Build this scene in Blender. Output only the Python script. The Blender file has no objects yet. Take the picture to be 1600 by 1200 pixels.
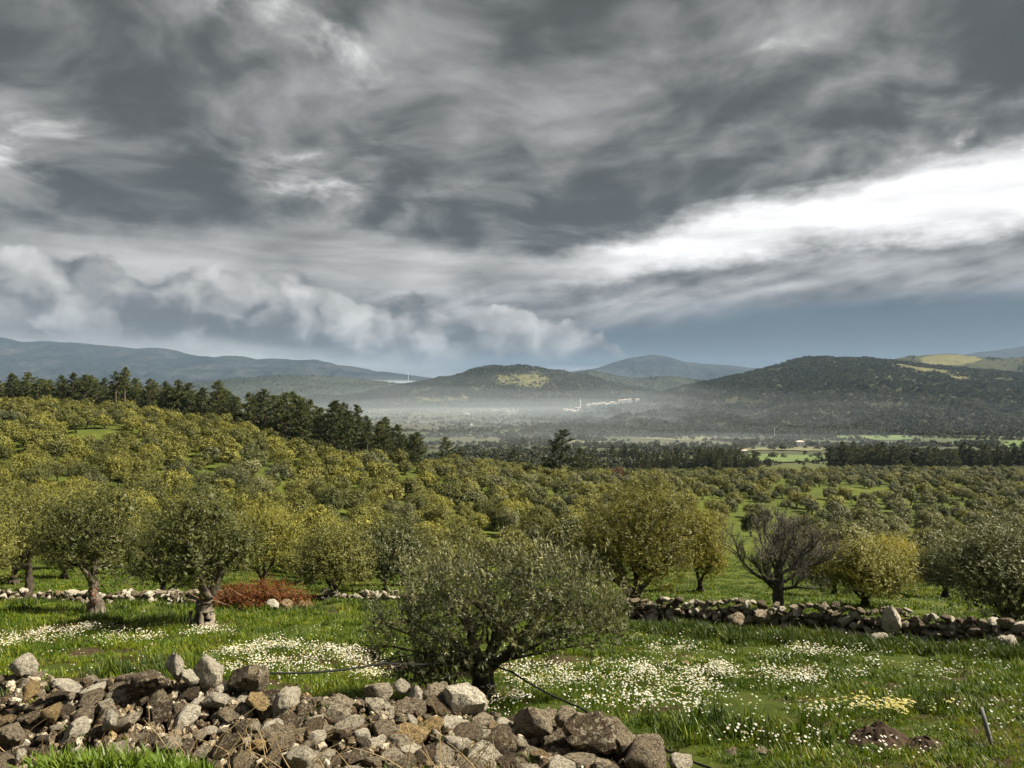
import bpy, math, random
import numpy as np
from mathutils import Vector, Matrix, Euler

# ------------------------------------------------------------------ scene, camera, light, exposure
scene = bpy.context.scene
COL = scene.collection
PI = math.pi
FPX = 1142.0                      # focal length in photo pixels (1600 wide)

cam_data = bpy.data.cameras.new('camera')
cam_data.sensor_width = 36.0
cam_data.lens = 36.0 * FPX / 1600.0
cam_data.clip_start = 0.1
cam_data.clip_end = 60000.0
cam = bpy.data.objects.new('camera', cam_data)
COL.objects.link(cam)
cam.location = (0.0, 0.0, 0.0)
cam.rotation_euler = (PI / 2, 0.0, 0.0)      # level, looking along +Y
scene.camera = cam

SUN_AZ = math.radians(88.0)      # clockwise from +Y: from the right
SUN_EL = math.radians(46.0)
EXPOSURE = 1.6
WORLD_STRENGTH = 0.1

sun_data = bpy.data.lights.new('sun', 'SUN')
sun_data.energy = 4.5
sun_data.angle = math.radians(4.0)
sun_data.color = (1.0, 0.92, 0.76)
sun = bpy.data.objects.new('sun', sun_data)
COL.objects.link(sun)
sdir = Vector((math.sin(SUN_AZ) * math.cos(SUN_EL), math.cos(SUN_AZ) * math.cos(SUN_EL), math.sin(SUN_EL)))
sun.rotation_euler = sdir.to_track_quat('Z', 'Y').to_euler()
sun.location = sdir * 50

scene.view_settings.view_transform = 'Standard'
scene.view_settings.look = 'None'
scene.view_settings.exposure = EXPOSURE
scene.view_settings.gamma = 1.0
scene.view_settings.use_curve_mapping = False
scene.render.engine = 'CYCLES'
cy = scene.cycles
cy.max_bounces = 4
cy.diffuse_bounces = 2
cy.glossy_bounces = 1
cy.transmission_bounces = 2
cy.volume_bounces = 0
cy.transparent_max_bounces = 48
cy.caustics_reflective = False
cy.caustics_refractive = False
cy.use_denoising = True
cy.use_adaptive_sampling = True
cy.adaptive_threshold = 0.02


# ------------------------------------------------------------------ node helpers
class S:
    """a socket with arithmetic, so that node trees read as formulas"""
    def __init__(self, g, s): self.g, self.s = g, s
    def _m(self, op, b=None, c=None): return self.g.math(op, self, b, c)
    def __add__(self, b): return self._m('ADD', b)
    __radd__ = __add__
    def __sub__(self, b): return self._m('SUBTRACT', b)
    def __rsub__(self, b): return self.g.math('SUBTRACT', b, self)
    def __mul__(self, b): return self._m('MULTIPLY', b)
    __rmul__ = __mul__
    def __truediv__(self, b): return self._m('DIVIDE', b)
    def __rtruediv__(self, b): return self.g.math('DIVIDE', b, self)
    def clamp(self): 
        r = self._m('ADD', 0.0); r.s.node.use_clamp = True; return r


class G:
    def __init__(self, tree): self.t = tree; self.n = tree.nodes; self.l = tree.links
    def node(self, typ, **kw):
        n = self.n.new(typ)
        for k, v in kw.items(): setattr(n, k, v)
        return n
    def put(self, sock, v):
        if v is None: return
        if isinstance(v, S): self.l.new(v.s, sock)
        else:
            if sock.type == 'RGBA' and isinstance(v, tuple) and len(v) == 3: v = (*v, 1.0)
            sock.default_value = v
    def math(self, op, a, b=None, c=None):
        n = self.node('ShaderNodeMath', operation=op)
        for i, v in enumerate((a, b, c)): self.put(n.inputs[i], v)
        return S(self, n.outputs[0])
    def smooth(self, x, a, b, lo=0.0, hi=1.0):
        n = self.node('ShaderNodeMapRange', interpolation_type='SMOOTHSTEP')
        for k, v in (('Value', x), ('From Min', a), ('From Max', b), ('To Min', lo), ('To Max', hi)): self.put(n.inputs[k], v)
        return S(self, n.outputs[0])
    def lin(self, x, a, b, lo=0.0, hi=1.0):
        n = self.node('ShaderNodeMapRange', interpolation_type='LINEAR', clamp=True)
        for k, v in (('Value', x), ('From Min', a), ('From Max', b), ('To Min', lo), ('To Max', hi)): self.put(n.inputs[k], v)
        return S(self, n.outputs[0])
    def mix(self, f, a, b, blend='MIX'):
        n = self.node('ShaderNodeMix', data_type='RGBA', blend_type=blend)
        n.clamp_factor = True
        self.put(n.inputs[0], f); self.put(n.inputs[6], a); self.put(n.inputs[7], b)
        return S(self, n.outputs[2])
    def mixf(self, f, a, b):
        n = self.node('ShaderNodeMix', data_type='FLOAT')
        self.put(n.inputs[0], f); self.put(n.inputs[2], a); self.put(n.inputs[3], b)
        return S(self, n.outputs[0])
    def xyz(self, x=0.0, y=0.0, z=0.0):
        n = self.node('ShaderNodeCombineXYZ')
        for i, v in enumerate((x, y, z)): self.put(n.inputs[i], v)
        return S(self, n.outputs[0])
    def split(self, v):
        n = self.node('ShaderNodeSeparateXYZ'); self.put(n.inputs[0], v)
        return [S(self, o) for o in n.outputs]
    def vadd(self, a, b, op='ADD'):
        n = self.node('ShaderNodeVectorMath', operation=op)
        self.put(n.inputs[0], a); self.put(n.inputs[1], b)
        return S(self, n.outputs[0])
    def vscale(self, a, k):
        n = self.node('ShaderNodeVectorMath', operation='SCALE'); self.put(n.inputs[0], a); self.put(n.inputs['Scale'], k)
        return S(self, n.outputs[0])
    def noise(self, vec, scale=1.0, detail=2.0, rough=0.5, dist=0.0, dims='3D', color=False, lac=2.0):
        n = self.node('ShaderNodeTexNoise', noise_dimensions=dims)
        self.put(n.inputs['Vector'], vec)
        self.put(n.inputs['Scale'], scale); self.put(n.inputs['Detail'], detail); self.put(n.inputs['Roughness'], rough)
        self.put(n.inputs['Distortion'], dist); self.put(n.inputs['Lacunarity'], lac)
        return S(self, n.outputs['Color' if color else 'Fac'])
    def voronoi(self, vec, scale=1.0, feature='F1', out='Distance', smooth=None, rand=1.0, dims='3D'):
        n = self.node('ShaderNodeTexVoronoi', feature=feature, voronoi_dimensions=dims)
        self.put(n.inputs['Vector'], vec); self.put(n.inputs['Scale'], scale); self.put(n.inputs['Randomness'], rand)
        if smooth is not None: self.put(n.inputs['Smoothness'], smooth)
        return S(self, n.outputs[out])
    def ramp(self, f, stops, interp='LINEAR'):
        n = self.node('ShaderNodeValToRGB'); n.color_ramp.interpolation = interp
        e = n.color_ramp.elements
        while len(e) < len(stops): e.new(0.5)
        for el, (p, c) in zip(e, stops):
            el.position = p; el.color = (*c, 1.0) if isinstance(c, tuple) else (c, c, c, 1.0)
        self.put(n.inputs[0], f)
        return S(self, n.outputs[0])
    def curve(self, x, pts, x0, x1):
        """piecewise smooth function of x through pts, returned as a value (ramp positions over x0..x1)"""
        lo = min(p[1] for p in pts); hi = max(p[1] for p in pts) + 1e-6
        f = self.lin(x, x0, x1)
        r = self.ramp(f, [((p[0] - x0) / (x1 - x0), (p[1] - lo) / (hi - lo)) for p in pts], 'EASE' if False else 'LINEAR')
        n = self.node('ShaderNodeRGBToBW'); self.put(n.inputs[0], r)
        return S(self, n.outputs[0]) * (hi - lo) + lo


def pic(px, py):
    """direction (azimuth, tangent of elevation) of a photo pixel"""
    u = (px - 800.0) / FPX
    a = math.atan(u)
    return a, (600.0 - py) / FPX * math.cos(a)


# ------------------------------------------------------------------ world: clear air low down, high bright stratus, a dark broken deck, cumulus banks
world = bpy.data.worlds.new('World')
scene.world = world
world.use_nodes = True
wt = world.node_tree
wt.nodes.clear()
g = G(wt)
tc = g.node('ShaderNodeTexCoord')
D = S(g, tc.outputs['Generated'])
dx, dy, dz = g.split(D)
hyp = g.math('SQRT', dx * dx + dy * dy)
az = g.math('ARCTAN2', dx, dy)
T = dz / g.math('MAXIMUM', hyp, 0.02)                      # tangent of the elevation
zc = g.math('MAXIMUM', dz, 0.0) + 0.25
P = g.xyz(dx / zc, dy / zc, 0.0)                          # the cloud deck seen in perspective
sky = g.node('ShaderNodeTexSky', sky_type='NISHITA')
sky.sun_disc = False
sky.sun_elevation = SUN_EL
sky.sun_rotation = SUN_AZ
sky.air_density = 1.2
sky.dust_density = 1.5
nish = S(g, sky.outputs[0])
K = 1.0 / (WORLD_STRENGTH * 2 ** EXPOSURE)                # display-linear value -> node colour


def N2(vec, scale, detail, rough=0.5, color=False): return g.noise(vec, scale, detail, rough, 0.0, '2D', color)


def grey(v, tint=(1.0, 1.0, 1.0)):
    return tuple(v * K * t for t in tint)


def col(c): return tuple(x * K for x in c)


# wobble of the directions, so that no edge is a clean curve
W1 = N2(g.xyz(az * 6.0, T * 16.0), 1.0, 5.0, 0.6) - 0.5
W2 = N2(g.xyz(az * 30.0 + 30.0, T * 62.0), 1.0, 3.0, 0.6) - 0.5
# the deck itself
Pw = g.vadd(P, g.vscale(N2(P, 1.1, 3.0, 0.5, color=True), 0.45))
Pr = g.node('ShaderNodeMapping'); g.put(Pr.inputs['Vector'], Pw)
Pr.inputs['Rotation'].default_value = (0, 0, math.radians(24)); Pr.inputs['Scale'].default_value = (0.95, 1.0, 1.0)
Pr.inputs['Location'].default_value = (12.9, 2.6, 0.0)
Pd = S(g, Pr.outputs[0])
n1 = N2(Pd, 1.3, 8.0, 0.56)
n1b = N2(g.vadd(Pd, (0.05, 0.08, 0.0)), 1.3, 6.0, 0.56)
def lumps(q):
    v1 = g.voronoi(q, 1.7, 'SMOOTH_F1', smooth=0.8, dims='2D'); v2 = g.voronoi(q, 4.4, 'SMOOTH_F1', smooth=0.6, dims='2D')
    return 1.0 - v1 * 0.62 - v2 * 0.34
Lq = g.vadd(Pd, g.vscale(N2(Pd, 3.0, 3.0, 0.5, color=True), 0.26))
l0 = lumps(Lq); l1 = lumps(g.vadd(Lq, (0.07, 0.11, 0.0)))
n4 = N2(g.vadd(Pd, (2.7, 4.1, 0.0)), 4.6, 5.0, 0.55); n4b = N2(g.vadd(Pd, (2.735, 4.16, 0.0)), 4.6, 4.0, 0.55)
n2 = N2(g.vadd(Pd, (7.3, 2.2, 0.0)), 2.6, 7.0, 0.56)
n3 = N2(g.vadd(Pd, (1.3, 9.2, 0.0)), 0.75, 2.0, 0.5)
# where the deck is thinner or thicker
def lump(px, py, rx, ry, k):
    a0, t0 = pic(px, py)
    u_ = (az - a0) * (FPX / rx); v_ = (T - t0) * (FPX / ry)
    return g.math('POWER', 2.718, (u_ * u_ + v_ * v_) * -1.0) * k
thin = lump(480, 262, 170, 42, .20) + lump(600, 80, 60, 60, .26) + lump(1090, 95, 170, 40, .22) + lump(690, 290, 110, 26, .10) + lump(1250, 175, 90, 40, .10) + lump(860, 275, 190, 45, -.16) + lump(120, 330, 300, 40, -.12) + lump(330, 130, 260, 70, -.05) + lump(1450, 110, 140, 60, -.04)
n3 = n3 + thin
deck = g.smooth(n1, 0.34, 0.66, 0.115, 0.26) + (n1b - n1) * 0.8 + (n2 - 0.5) * 0.34 + (n3 - 0.5) * 0.28 + (l1 - l0) * 0.28 + (0.58 - l0) * 0.20 + (n4 - n4b) * 0.42
deck = g.math('SMOOTH_MAX', deck, 0.10, 0.12)
leak = g.smooth(n2 * 0.5 + n1 * 0.5 + (n3 - 0.5) * 0.35, 0.555, 0.70)
deckv = deck + leak * leak * 0.55
deck_c = g.mix(g.smooth(deckv, 0.1, 0.35), (0.93, 0.985, 1.0), (1.0, 1.0, 0.985))
deck_c = g.vscale(deck_c, deckv * K)

A = lambda pts: [pic(*p) for p in pts]
# far edge of the deck; beyond it the high white stratus shows
up = [(-3.3, 0.17)] + [(-1.2, 0.15)] + A([(0, 372), (300, 366), (560, 372), (860, 418), (980, 395), (1100, 352), (1300, 300), (1600, 236)]) + [(0.95, 0.27), (1.6, 0.24), (3.3, 0.17)]
Eup = g.curve(az, up, -3.3, 3.3)
edge = T + W1 * 0.055 + W2 * 0.014 - Eup
m_deck = g.smooth(edge, -0.012, 0.030)
# stratus behind: white at right, light grey streaks at left
streak = N2(g.xyz(az * 5.0, T * 30.0 + 9.0), 1.0, 5.0, 0.5)
wht = g.smooth(az, -0.05, 0.22)
strat = g.mixf(wht, 0.45, 1.12) + (streak - 0.5) * g.mixf(wht, 0.9, 1.1)
strat_c = g.vscale(g.mix(wht, (1.0, 1.0, 0.99), (1.0, 1.0, 1.0)), g.math('MAXIMUM', strat, 0.2) * K)

# second bank, right of centre, under the white gap
lo = [(-3.3, 0.12), (-1.2, 0.13)] + A([(0, 430), (400, 450), (860, 424), (1100, 394), (1300, 366), (1600, 334)]) + [(0.95, 0.19), (1.6, 0.17), (3.3, 0.12)]
Elo = g.curve(az, lo, -3.3, 3.3)
Bq = g.xyz(az * 8.0, T * 22.0 - az * 3.5)
Bq = g.vadd(Bq, g.vscale(N2(Bq, 0.8, 2.0, 0.5, color=True), 0.5))
bk = N2(Bq, 1.0, 6.0, 0.5)
bkb = N2(g.vadd(Bq, (0.10, 0.20, 0.0)), 1.0, 4.0, 0.5)
m_bank = g.smooth(Elo - T + W1 * 0.06 + W2 * 0.02, -0.010, 0.030)
bankv = 0.335 + (bk - bkb) * 0.7 + (bk - 0.5) * 0.40
bank_c = g.vscale(g.mix(0.5, (0.97, 0.99, 1.0), (1.0, 1.0, 1.0)), g.math('MAXIMUM', bankv, 0.1) * K)
# bottom of that bank: rain-blue air below it
bt = [(-3.3, 0.075), (-0.6, 0.06)] + A([(600, 520), (900, 515), (1000, 500), (1150, 478), (1300, 468), (1600, 452)]) + [(1.2, 0.105), (3.3, 0.075)]
Ebt = g.curve(az, bt, -3.3, 3.3)
m_blue = g.smooth(Ebt - T + W1 * 0.028 + W2 * 0.006, -0.018, 0.024)
bl = N2(g.xyz(az * 3.0, T * 20.0 + 2.0), 1.0, 3.0, 0.5)
blue_c = g.mix(g.smooth(T, 0.005, 0.075), col((0.130, 0.180, 0.230)), col((0.065, 0.103, 0.158)))
blue_c = g.mix(0.12, blue_c, g.vscale(nish, 0.35))
blue_c = g.vscale(blue_c, 0.75 + bl * 0.5)
left_c = g.vscale(col((0.58, 0.57, 0.52)), 0.62 + N2(g.xyz(az * 7.0, T * 50.0 + 8.0), 1.0, 4.0, 0.5) * 0.76)
blue_c = g.mix(g.smooth(az + W1 * 0.3, -0.30, 0.12), left_c, blue_c)
# cumulus bank at left
ct = [(-3.3, 0.10), (-1.2, 0.12)] + A([(0, 388), (120, 392), (180, 402), (215, 442), (300, 430), (430, 420), (480, 430), (560, 482), (640, 470), (690, 494), (760, 498), (850, 500), (905, 506), (940, 545)]) + [(0.25, -0.02), (3.3, -0.02)]
ct = sorted(ct)
Ect = g.curve(az, ct, -3.3, 3.3)
Q = g.xyz(az * 12.0, T * 14.0)
Qw = g.vadd(Q, g.vscale(N2(Q, 1.2, 3.0, 0.55, color=True), 0.8))
def puff(off, fine):
    q = g.vadd(Qw, off)
    v1 = g.voronoi(q, 0.75, 'SMOOTH_F1', smooth=0.6, dims='2D')
    v2 = g.voronoi(q, 2.1, 'SMOOTH_F1', smooth=0.5, dims='2D')
    r = 1.0 - v1 * 0.62 - v2 * 0.27
    if fine: r = r - g.voronoi(q, 5.3, 'F1', dims='2D') * 0.09
    return r
p0 = puff((0.0, 0.0, 0.0), True); p1 = puff((0.24, 0.30, 0.0), False)
dpt = Ect - T
m_cum = g.smooth(dpt + 0.006 + (p0 - 0.52) * 0.070 + W2 * 0.010, 0.0, 0.010)
# flat base fading into pale air
cb = [(-3.3, 0.05), (-0.8, 0.065)] + A([(0, 512), (200, 532), (400, 546), (640, 556), (800, 556), (935, 550)]) + [(0.3, 0.0), (3.3, 0.0)]
Ecb = g.curve(az, cb, -3.3, 3.3)
m_cum = m_cum * g.smooth(T - Ecb + W1 * 0.03 + (p0 - 0.5) * 0.02, -0.016, 0.018)
cumv = 0.29 + (p0 - p1 + 0.02) * 1.10 + g.smooth(dpt, 0.0, 0.11, 0.11, -0.045) + W2 * 0.09
cum_c = g.vscale(g.mix(g.smooth(cumv, 0.15, 0.45), (0.96, 0.985, 1.0), (1.0, 0.995, 0.975)), g.math('SMOOTH_MAX', cumv, 0.15, 0.10) * K)
# bright slit on the horizon between the hills
slit = g.smooth(T + W2 * 0.006 + W1 * 0.006, 0.008, 0.016) * g.smooth(T + W2 * 0.006 - W1 * 0.006, 0.028, 0.020) * g.smooth(az, -0.02, 0.03) * g.smooth(az + W1 * 0.1, 0.36, 0.2)
slit = slit * 0.75
c = strat_c
c = g.mix(m_bank, c, bank_c)
c = g.mix(m_blue, c, blue_c)
c = g.mix(slit, c, grey(0.5, (1.0, 1.0, 0.97)))
c = g.mix(m_cum, c, cum_c)
c = g.mix(m_deck, c, deck_c)
below = g.smooth(dz, -0.01, -0.08)
c = g.mix(below, c, col((0.10, 0.12, 0.12)))
bg = g.node('ShaderNodeBackground')
g.put(bg.inputs['Color'], c)
bg.inputs['Strength'].default_value = WORLD_STRENGTH
wo = g.node('ShaderNodeOutputWorld')
wt.links.new(bg.outputs[0], wo.inputs[0])
world.cycles.sampling_method = 'MANUAL'
world.cycles.sample_map_resolution = 512


# ------------------------------------------------------------------ numeric helpers
def _hash(ix, iy, seed):
    h = (ix.astype(np.int64) * 374761393 + iy.astype(np.int64) * 668265263 + seed * 974634777) & 0xFFFFFFFF
    h = ((h ^ (h >> 13)) * 1274126177) & 0xFFFFFFFF
    return (h ^ (h >> 16)) & 0xFFFFFFFF


def pnoise(x, y, seed=0):
    x = np.asarray(x, float); y = np.asarray(y, float)
    x0 = np.floor(x); y0 = np.floor(y); fx = x - x0; fy = y - y0
    def gr(ix, iy, dx_, dy_):
        a = _hash(ix, iy, seed) / 4294967296.0 * 2 * PI
        return np.cos(a) * dx_ + np.sin(a) * dy_
    u = fx * fx * fx * (fx * (fx * 6 - 15) + 10); v = fy * fy * fy * (fy * (fy * 6 - 15) + 10)
    n00 = gr(x0, y0, fx, fy); n10 = gr(x0 + 1, y0, fx - 1, fy)
    n01 = gr(x0, y0 + 1, fx, fy - 1); n11 = gr(x0 + 1, y0 + 1, fx - 1, fy - 1)
    return (n00 * (1 - u) + n10 * u) * (1 - v) + (n01 * (1 - u) + n11 * u) * v


def fbm(x, y, octaves=4, seed=0, gain=0.5):
    r = 0.0; a = 1.0; f = 1.0
    for o in range(octaves):
        r = r + a * pnoise(np.asarray(x) * f + 17.3 * o, np.asarray(y) * f - 9.1 * o, seed + o); a *= gain; f *= 2.03
    return r


def sstep(x, a, b):
    t = np.clip((np.asarray(x, float) - a) / (b - a), 0, 1); return t * t * (3 - 2 * t)


# the lie of the land: columns are bearings (as photo x), rows are distances, entries are heights below the eye
GPX = [-100, 200, 400, 600, 800, 1000, 1200, 1400, 1700]
GY = [3, 4, 6, 7, 8, 9.5, 11, 14, 17, 20, 25, 30, 40, 60, 80, 100, 130, 160, 190, 230, 330, 450, 700, 1000, 1500, 2200, 4000, 30000]
near = [-2.1, -2.55, -3.45, -3.9, -4.1, -4.4, -4.8, -5.5, -6.1, -6.7, -7.75, -8.8]
far = [-68, -78, -86, -88, -88, -88]
GT = {
    -100: [-10.5, -13, -14.2, -13.7, -10.5, -8.2, -6.4, -7, -20, -38],
    200: [-10.8, -14, -16.4, -16.2, -13, -10, -7.4, -9, -22, -40],
    400: [-10.9, -14.5, -17.6, -18.0, -15.2, -12.4, -12.3, -17, -30, -46],
    600: [-11, -15, -18.5, -20, -20.5, -18.4, -18.0, -24, -40, -52],
    800: [-11, -15, -18.5, -21, -22.5, -23.5, -25, -28.5, -42, -53],
    1000: [-11, -15, -18.5, -21, -25, -26.5, -28, -30.5, -42, -53],
    1200: [-11, -15, -18.8, -21.5, -26.3, -28.8, -30, -31.5, -41, -53],
    1400: [-11, -15, -19, -21.8, -26.5, -29, -30.5, -32, -40.5, -52],
    1700: [-11, -15, -19, -21.8, -26.5, -29, -30.5, -32, -40.5, -52]}
_gu = np.linspace(-0.80, 0.80, 65)
_gl = np.linspace(math.log(3), math.log(30000), 240)
_cols = np.array([np.interp(_gl, np.log(GY), near + GT[p] + far) for p in GPX])
_tab = np.array([np.interp(_gu, [(p - 800) / FPX for p in GPX], _cols[:, j]) for j in range(len(_gl))])
def _blur(a, k, axis):
    w = np.exp(-0.5 * (np.arange(-2 * k, 2 * k + 1) / k) ** 2); w /= w.sum()
    return np.apply_along_axis(lambda v: np.convolve(np.pad(v, 2 * k, mode='edge'), w, 'valid'), axis, a)
_tab = _blur(_blur(_tab, 2, 0), 3, 1)


def gz(x, y, rough=True):
    x = np.asarray(x, float); y = np.asarray(y, float)
    yy = np.maximum(y, 3.0)
    u = np.clip(x / yy, -0.8, 0.8); l = np.clip(np.log(yy), _gl[0], _gl[-1])
    fu = (u + 0.8) / 1.6 * (len(_gu) - 1); fl = (l - _gl[0]) / (_gl[-1] - _gl[0]) * (len(_gl) - 1)
    iu = np.clip(fu.astype(int), 0, len(_gu) - 2); il = np.clip(fl.astype(int), 0, len(_gl) - 2)
    a = fu - iu; b = fl - il
    z = (_tab[il, iu] * (1 - a) + _tab[il, iu + 1] * a) * (1 - b) + (_tab[il + 1, iu] * (1 - a) + _tab[il + 1, iu + 1] * a) * b
    z = z + np.where(y < 3, np.minimum((3 - y) * 0.16, 0.6), 0.0)
    if rough:
        d = np.hypot(x, y)
        z = z + 0.10 * fbm(x * 0.7, y * 0.7, 3, 5) * np.clip((d - 4) / 8, .2, 1.6) + 0.5 * fbm(x / 14, y / 14, 3, 8) * sstep(d, 18, 70) + 2.2 * fbm(x / 90, y / 90, 3, 9) * sstep(d, 150, 500)
    return z


def at(px, Y): return (px - 800.0) / FPX * Y
def gpt(px, Y):
    x = at(px, Y); return Vector((x, Y, float(gz(x, Y))))
def zpic(py, Y): return (600.0 - py) / FPX * Y


# ------------------------------------------------------------------ object helpers
def mesh_obj(name, verts, faces, mats, parent=None, mat_idx=None, smooth=False, attrs=None, link=True):
    me = bpy.data.meshes.new(name)
    verts = np.asarray(verts, np.float32)
    if isinstance(faces, np.ndarray):
        nf, k = faces.shape
        me.vertices.add(len(verts)); me.vertices.foreach_set('co', verts.ravel())
        me.loops.add(nf * k); me.loops.foreach_set('vertex_index', faces.astype(np.int32).ravel())
        me.polygons.add(nf); me.polygons.foreach_set('loop_start', np.arange(0, nf * k, k, dtype=np.int32))
        me.polygons.foreach_set('loop_total', np.full(nf, k, np.int32))
        me.update(calc_edges=True)
    else:
        me.from_pydata([tuple(map(float, v)) for v in verts], [], faces)
    if mat_idx is not None: me.polygons.foreach_set('material_index', np.asarray(mat_idx, np.int32))
    if smooth: me.polygons.foreach_set('use_smooth', np.ones(len(me.polygons), bool))
    for k, v in (attrs or {}).items():
        a = me.attributes.new(k, 'FLOAT', 'POINT'); a.data.foreach_set('value', np.asarray(v, np.float32))
    for m in (mats if isinstance(mats, (list, tuple)) else [mats]): me.materials.append(m)
    me.update()
    o = bpy.data.objects.new(name, me)
    if link: COL.objects.link(o)
    if parent is not None: o.parent = parent
    return o


def tag(o, label=None, cat=None, group=None, kind=None):
    if label: o['label'] = label
    if cat: o['category'] = cat
    if group: o['group'] = group
    if kind: o['kind'] = kind
    return o


def thing(name, loc, label=None, cat=None, group=None, rz=0.0):
    o = bpy.data.objects.new(name, None); COL.objects.link(o)
    o.empty_display_size = 0.3
    o.location = loc; o.rotation_euler = (0, 0, rz)
    return tag(o, label, cat, group)


def put(name, me, parent=None, loc=(0, 0, 0), rot=(0, 0, 0), scl=(1, 1, 1)):
    """another object on existing mesh data"""
    o = bpy.data.objects.new(name, me); COL.objects.link(o)
    o.location = loc; o.rotation_euler = rot; o.scale = scl if hasattr(scl, '__len__') else (scl,) * 3
    if parent is not None: o.parent = parent
    return o


class MB:
    """collects vertices and faces"""
    def __init__(self): self.v = []; self.f = []; self.m = []
    def add(self, vs, fs, m=0):
        b = len(self.v); self.v.extend([tuple(map(float, p)) for p in vs]); self.f.extend([tuple(i + b for i in f) for f in fs]); self.m.extend([m] * len(fs))
    def tube(self, pts, radii, n=6, m=0, cap=True, wob=0.0, rng=None):
        pts = [Vector(p) for p in pts]
        rings = []
        up = Vector((0.13, 0.21, 1)).normalized()
        for i, p in enumerate(pts):
            d = (pts[min(i + 1, len(pts) - 1)] - pts[max(i - 1, 0)])
            d = d.normalized() if d.length > 1e-9 else Vector((0, 0, 1))
            a = d.cross(up)
            a = a.normalized() if a.length > 1e-3 else d.orthogonal().normalized()
            b = d.cross(a)
            ring = []
            for k in range(n):
                t = 2 * PI * k / n
                r = radii[i] * (1 + (rng.uniform(-wob, wob) if rng else 0))
                ring.append(p + (a * math.cos(t) + b * math.sin(t)) * r)
            rings.append(ring)
        vs = [v for r in rings for v in r]; fs = []
        for i in range(len(rings) - 1):
            for k in range(n):
                k2 = (k + 1) % n
                fs.append((i * n + k, i * n + k2, (i + 1) * n + k2, (i + 1) * n + k))
        if cap:
            fs.append(tuple(reversed(range(n)))); fs.append(tuple((len(rings) - 1) * n + k for k in range(n)))
        self.add(vs, fs, m)
    def box(self, c, s, rz=0.0, m=0):
        cx, cy_, cz = c; ca, sa = math.cos(rz), math.sin(rz); vs = []
        for z in (-.5, .5):
            for x, y in ((-.5, -.5), (.5, -.5), (.5, .5), (-.5, .5)):
                X, Y = x * s[0], y * s[1]
                vs.append((cx + X * ca - Y * sa, cy_ + X * sa + Y * ca, cz + z * s[2]))
        self.add(vs, [(3, 2, 1, 0), (4, 5, 6, 7), (0, 1, 5, 4), (1, 2, 6, 5), (2, 3, 7, 6), (3, 0, 4, 7)], m)
    def build(self, name, mats, parent=None, smooth=False, link=True):
        return mesh_obj(name, self.v, self.f, mats, parent, self.m, smooth, link=link)


# ------------------------------------------------------------------ materials
def new_mat(name):
    m = bpy.data.materials.new(name); m.use_nodes = True
    m.node_tree.nodes.clear()
    q = G(m.node_tree)
    out = q.node('ShaderNodeOutputMaterial')
    b = q.node('ShaderNodeBsdfPrincipled')
    m.node_tree.links.new(b.outputs[0], out.inputs['Surface'])
    b.inputs['Roughness'].default_value = 0.85
    b.inputs['Specular IOR Level'].default_value = 0.25
    return m, q, b, out


def bump(q, b, h, strength=0.5, dist=0.02):
    n = q.node('ShaderNodeBump'); q.put(n.inputs['Height'], h); n.inputs['Strength'].default_value = strength; n.inputs['Distance'].default_value = dist
    q.l.new(n.outputs[0], b.inputs['Normal'])


def objco(q):
    t = q.node('ShaderNodeTexCoord'); return S(q, t.outputs['Object'])
def worldpos(q):
    t = q.node('ShaderNodeNewGeometry'); return S(q, t.outputs['Position'])
def orand(q):
    t = q.node('ShaderNodeObjectInfo'); return S(q, t.outputs['Random'])
def attr(q, name):
    t = q.node('ShaderNodeAttribute', attribute_name=name); return S(q, t.outputs['Fac'])


def leaf_material(name, a, b_, c, back=None, transl=0.18, rough=0.55, spread=1.0, patch=0.0):
    """a: deep green, b: usual, c: pale tips; a random share of each per leaf and per tree"""
    m, q, b, out = new_mat(name)
    t = attr(q, 'tint'); r = orand(q)
    f = (t * 0.75 + (r - 0.5) * 0.6 * spread + 0.12).clamp()
    if patch:                     # kinds of plant change from place to place; in grass, painted sunlit patches too
        w_ = worldpos(q); f = (f + (q.noise(w_, 0.9, 4.0, 0.6) - 0.5) * patch * 2.0 + (q.noise(w_, 0.28, 2.0, 0.5) - 0.5) * patch).clamp()
    colr = q.ramp(f, [(0.0, a), (0.5, b_), (1.0, c)])
    if back is not None:
        ge = q.node('ShaderNodeNewGeometry')
        colr = q.mix(S(q, ge.outputs['Backfacing']) * 0.35, colr, back)
    q.put(b.inputs['Base Color'], colr)
    b.inputs['Roughness'].default_value = rough
    b.inputs['Specular IOR Level'].default_value = 0.3
    tr = q.node('ShaderNodeBsdfTranslucent'); q.put(tr.inputs['Color'], q.mix(0.5, colr, q.mix(1.0, colr, (1.0, 1.0, 0.25), 'MULTIPLY')))
    ms = q.node('ShaderNodeMixShader'); ms.inputs[0].default_value = transl
    q.l.new(b.outputs[0], ms.inputs[1]); q.l.new(tr.outputs[0], ms.inputs[2]); q.l.new(ms.outputs[0], out.inputs['Surface'])
    return m


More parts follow.
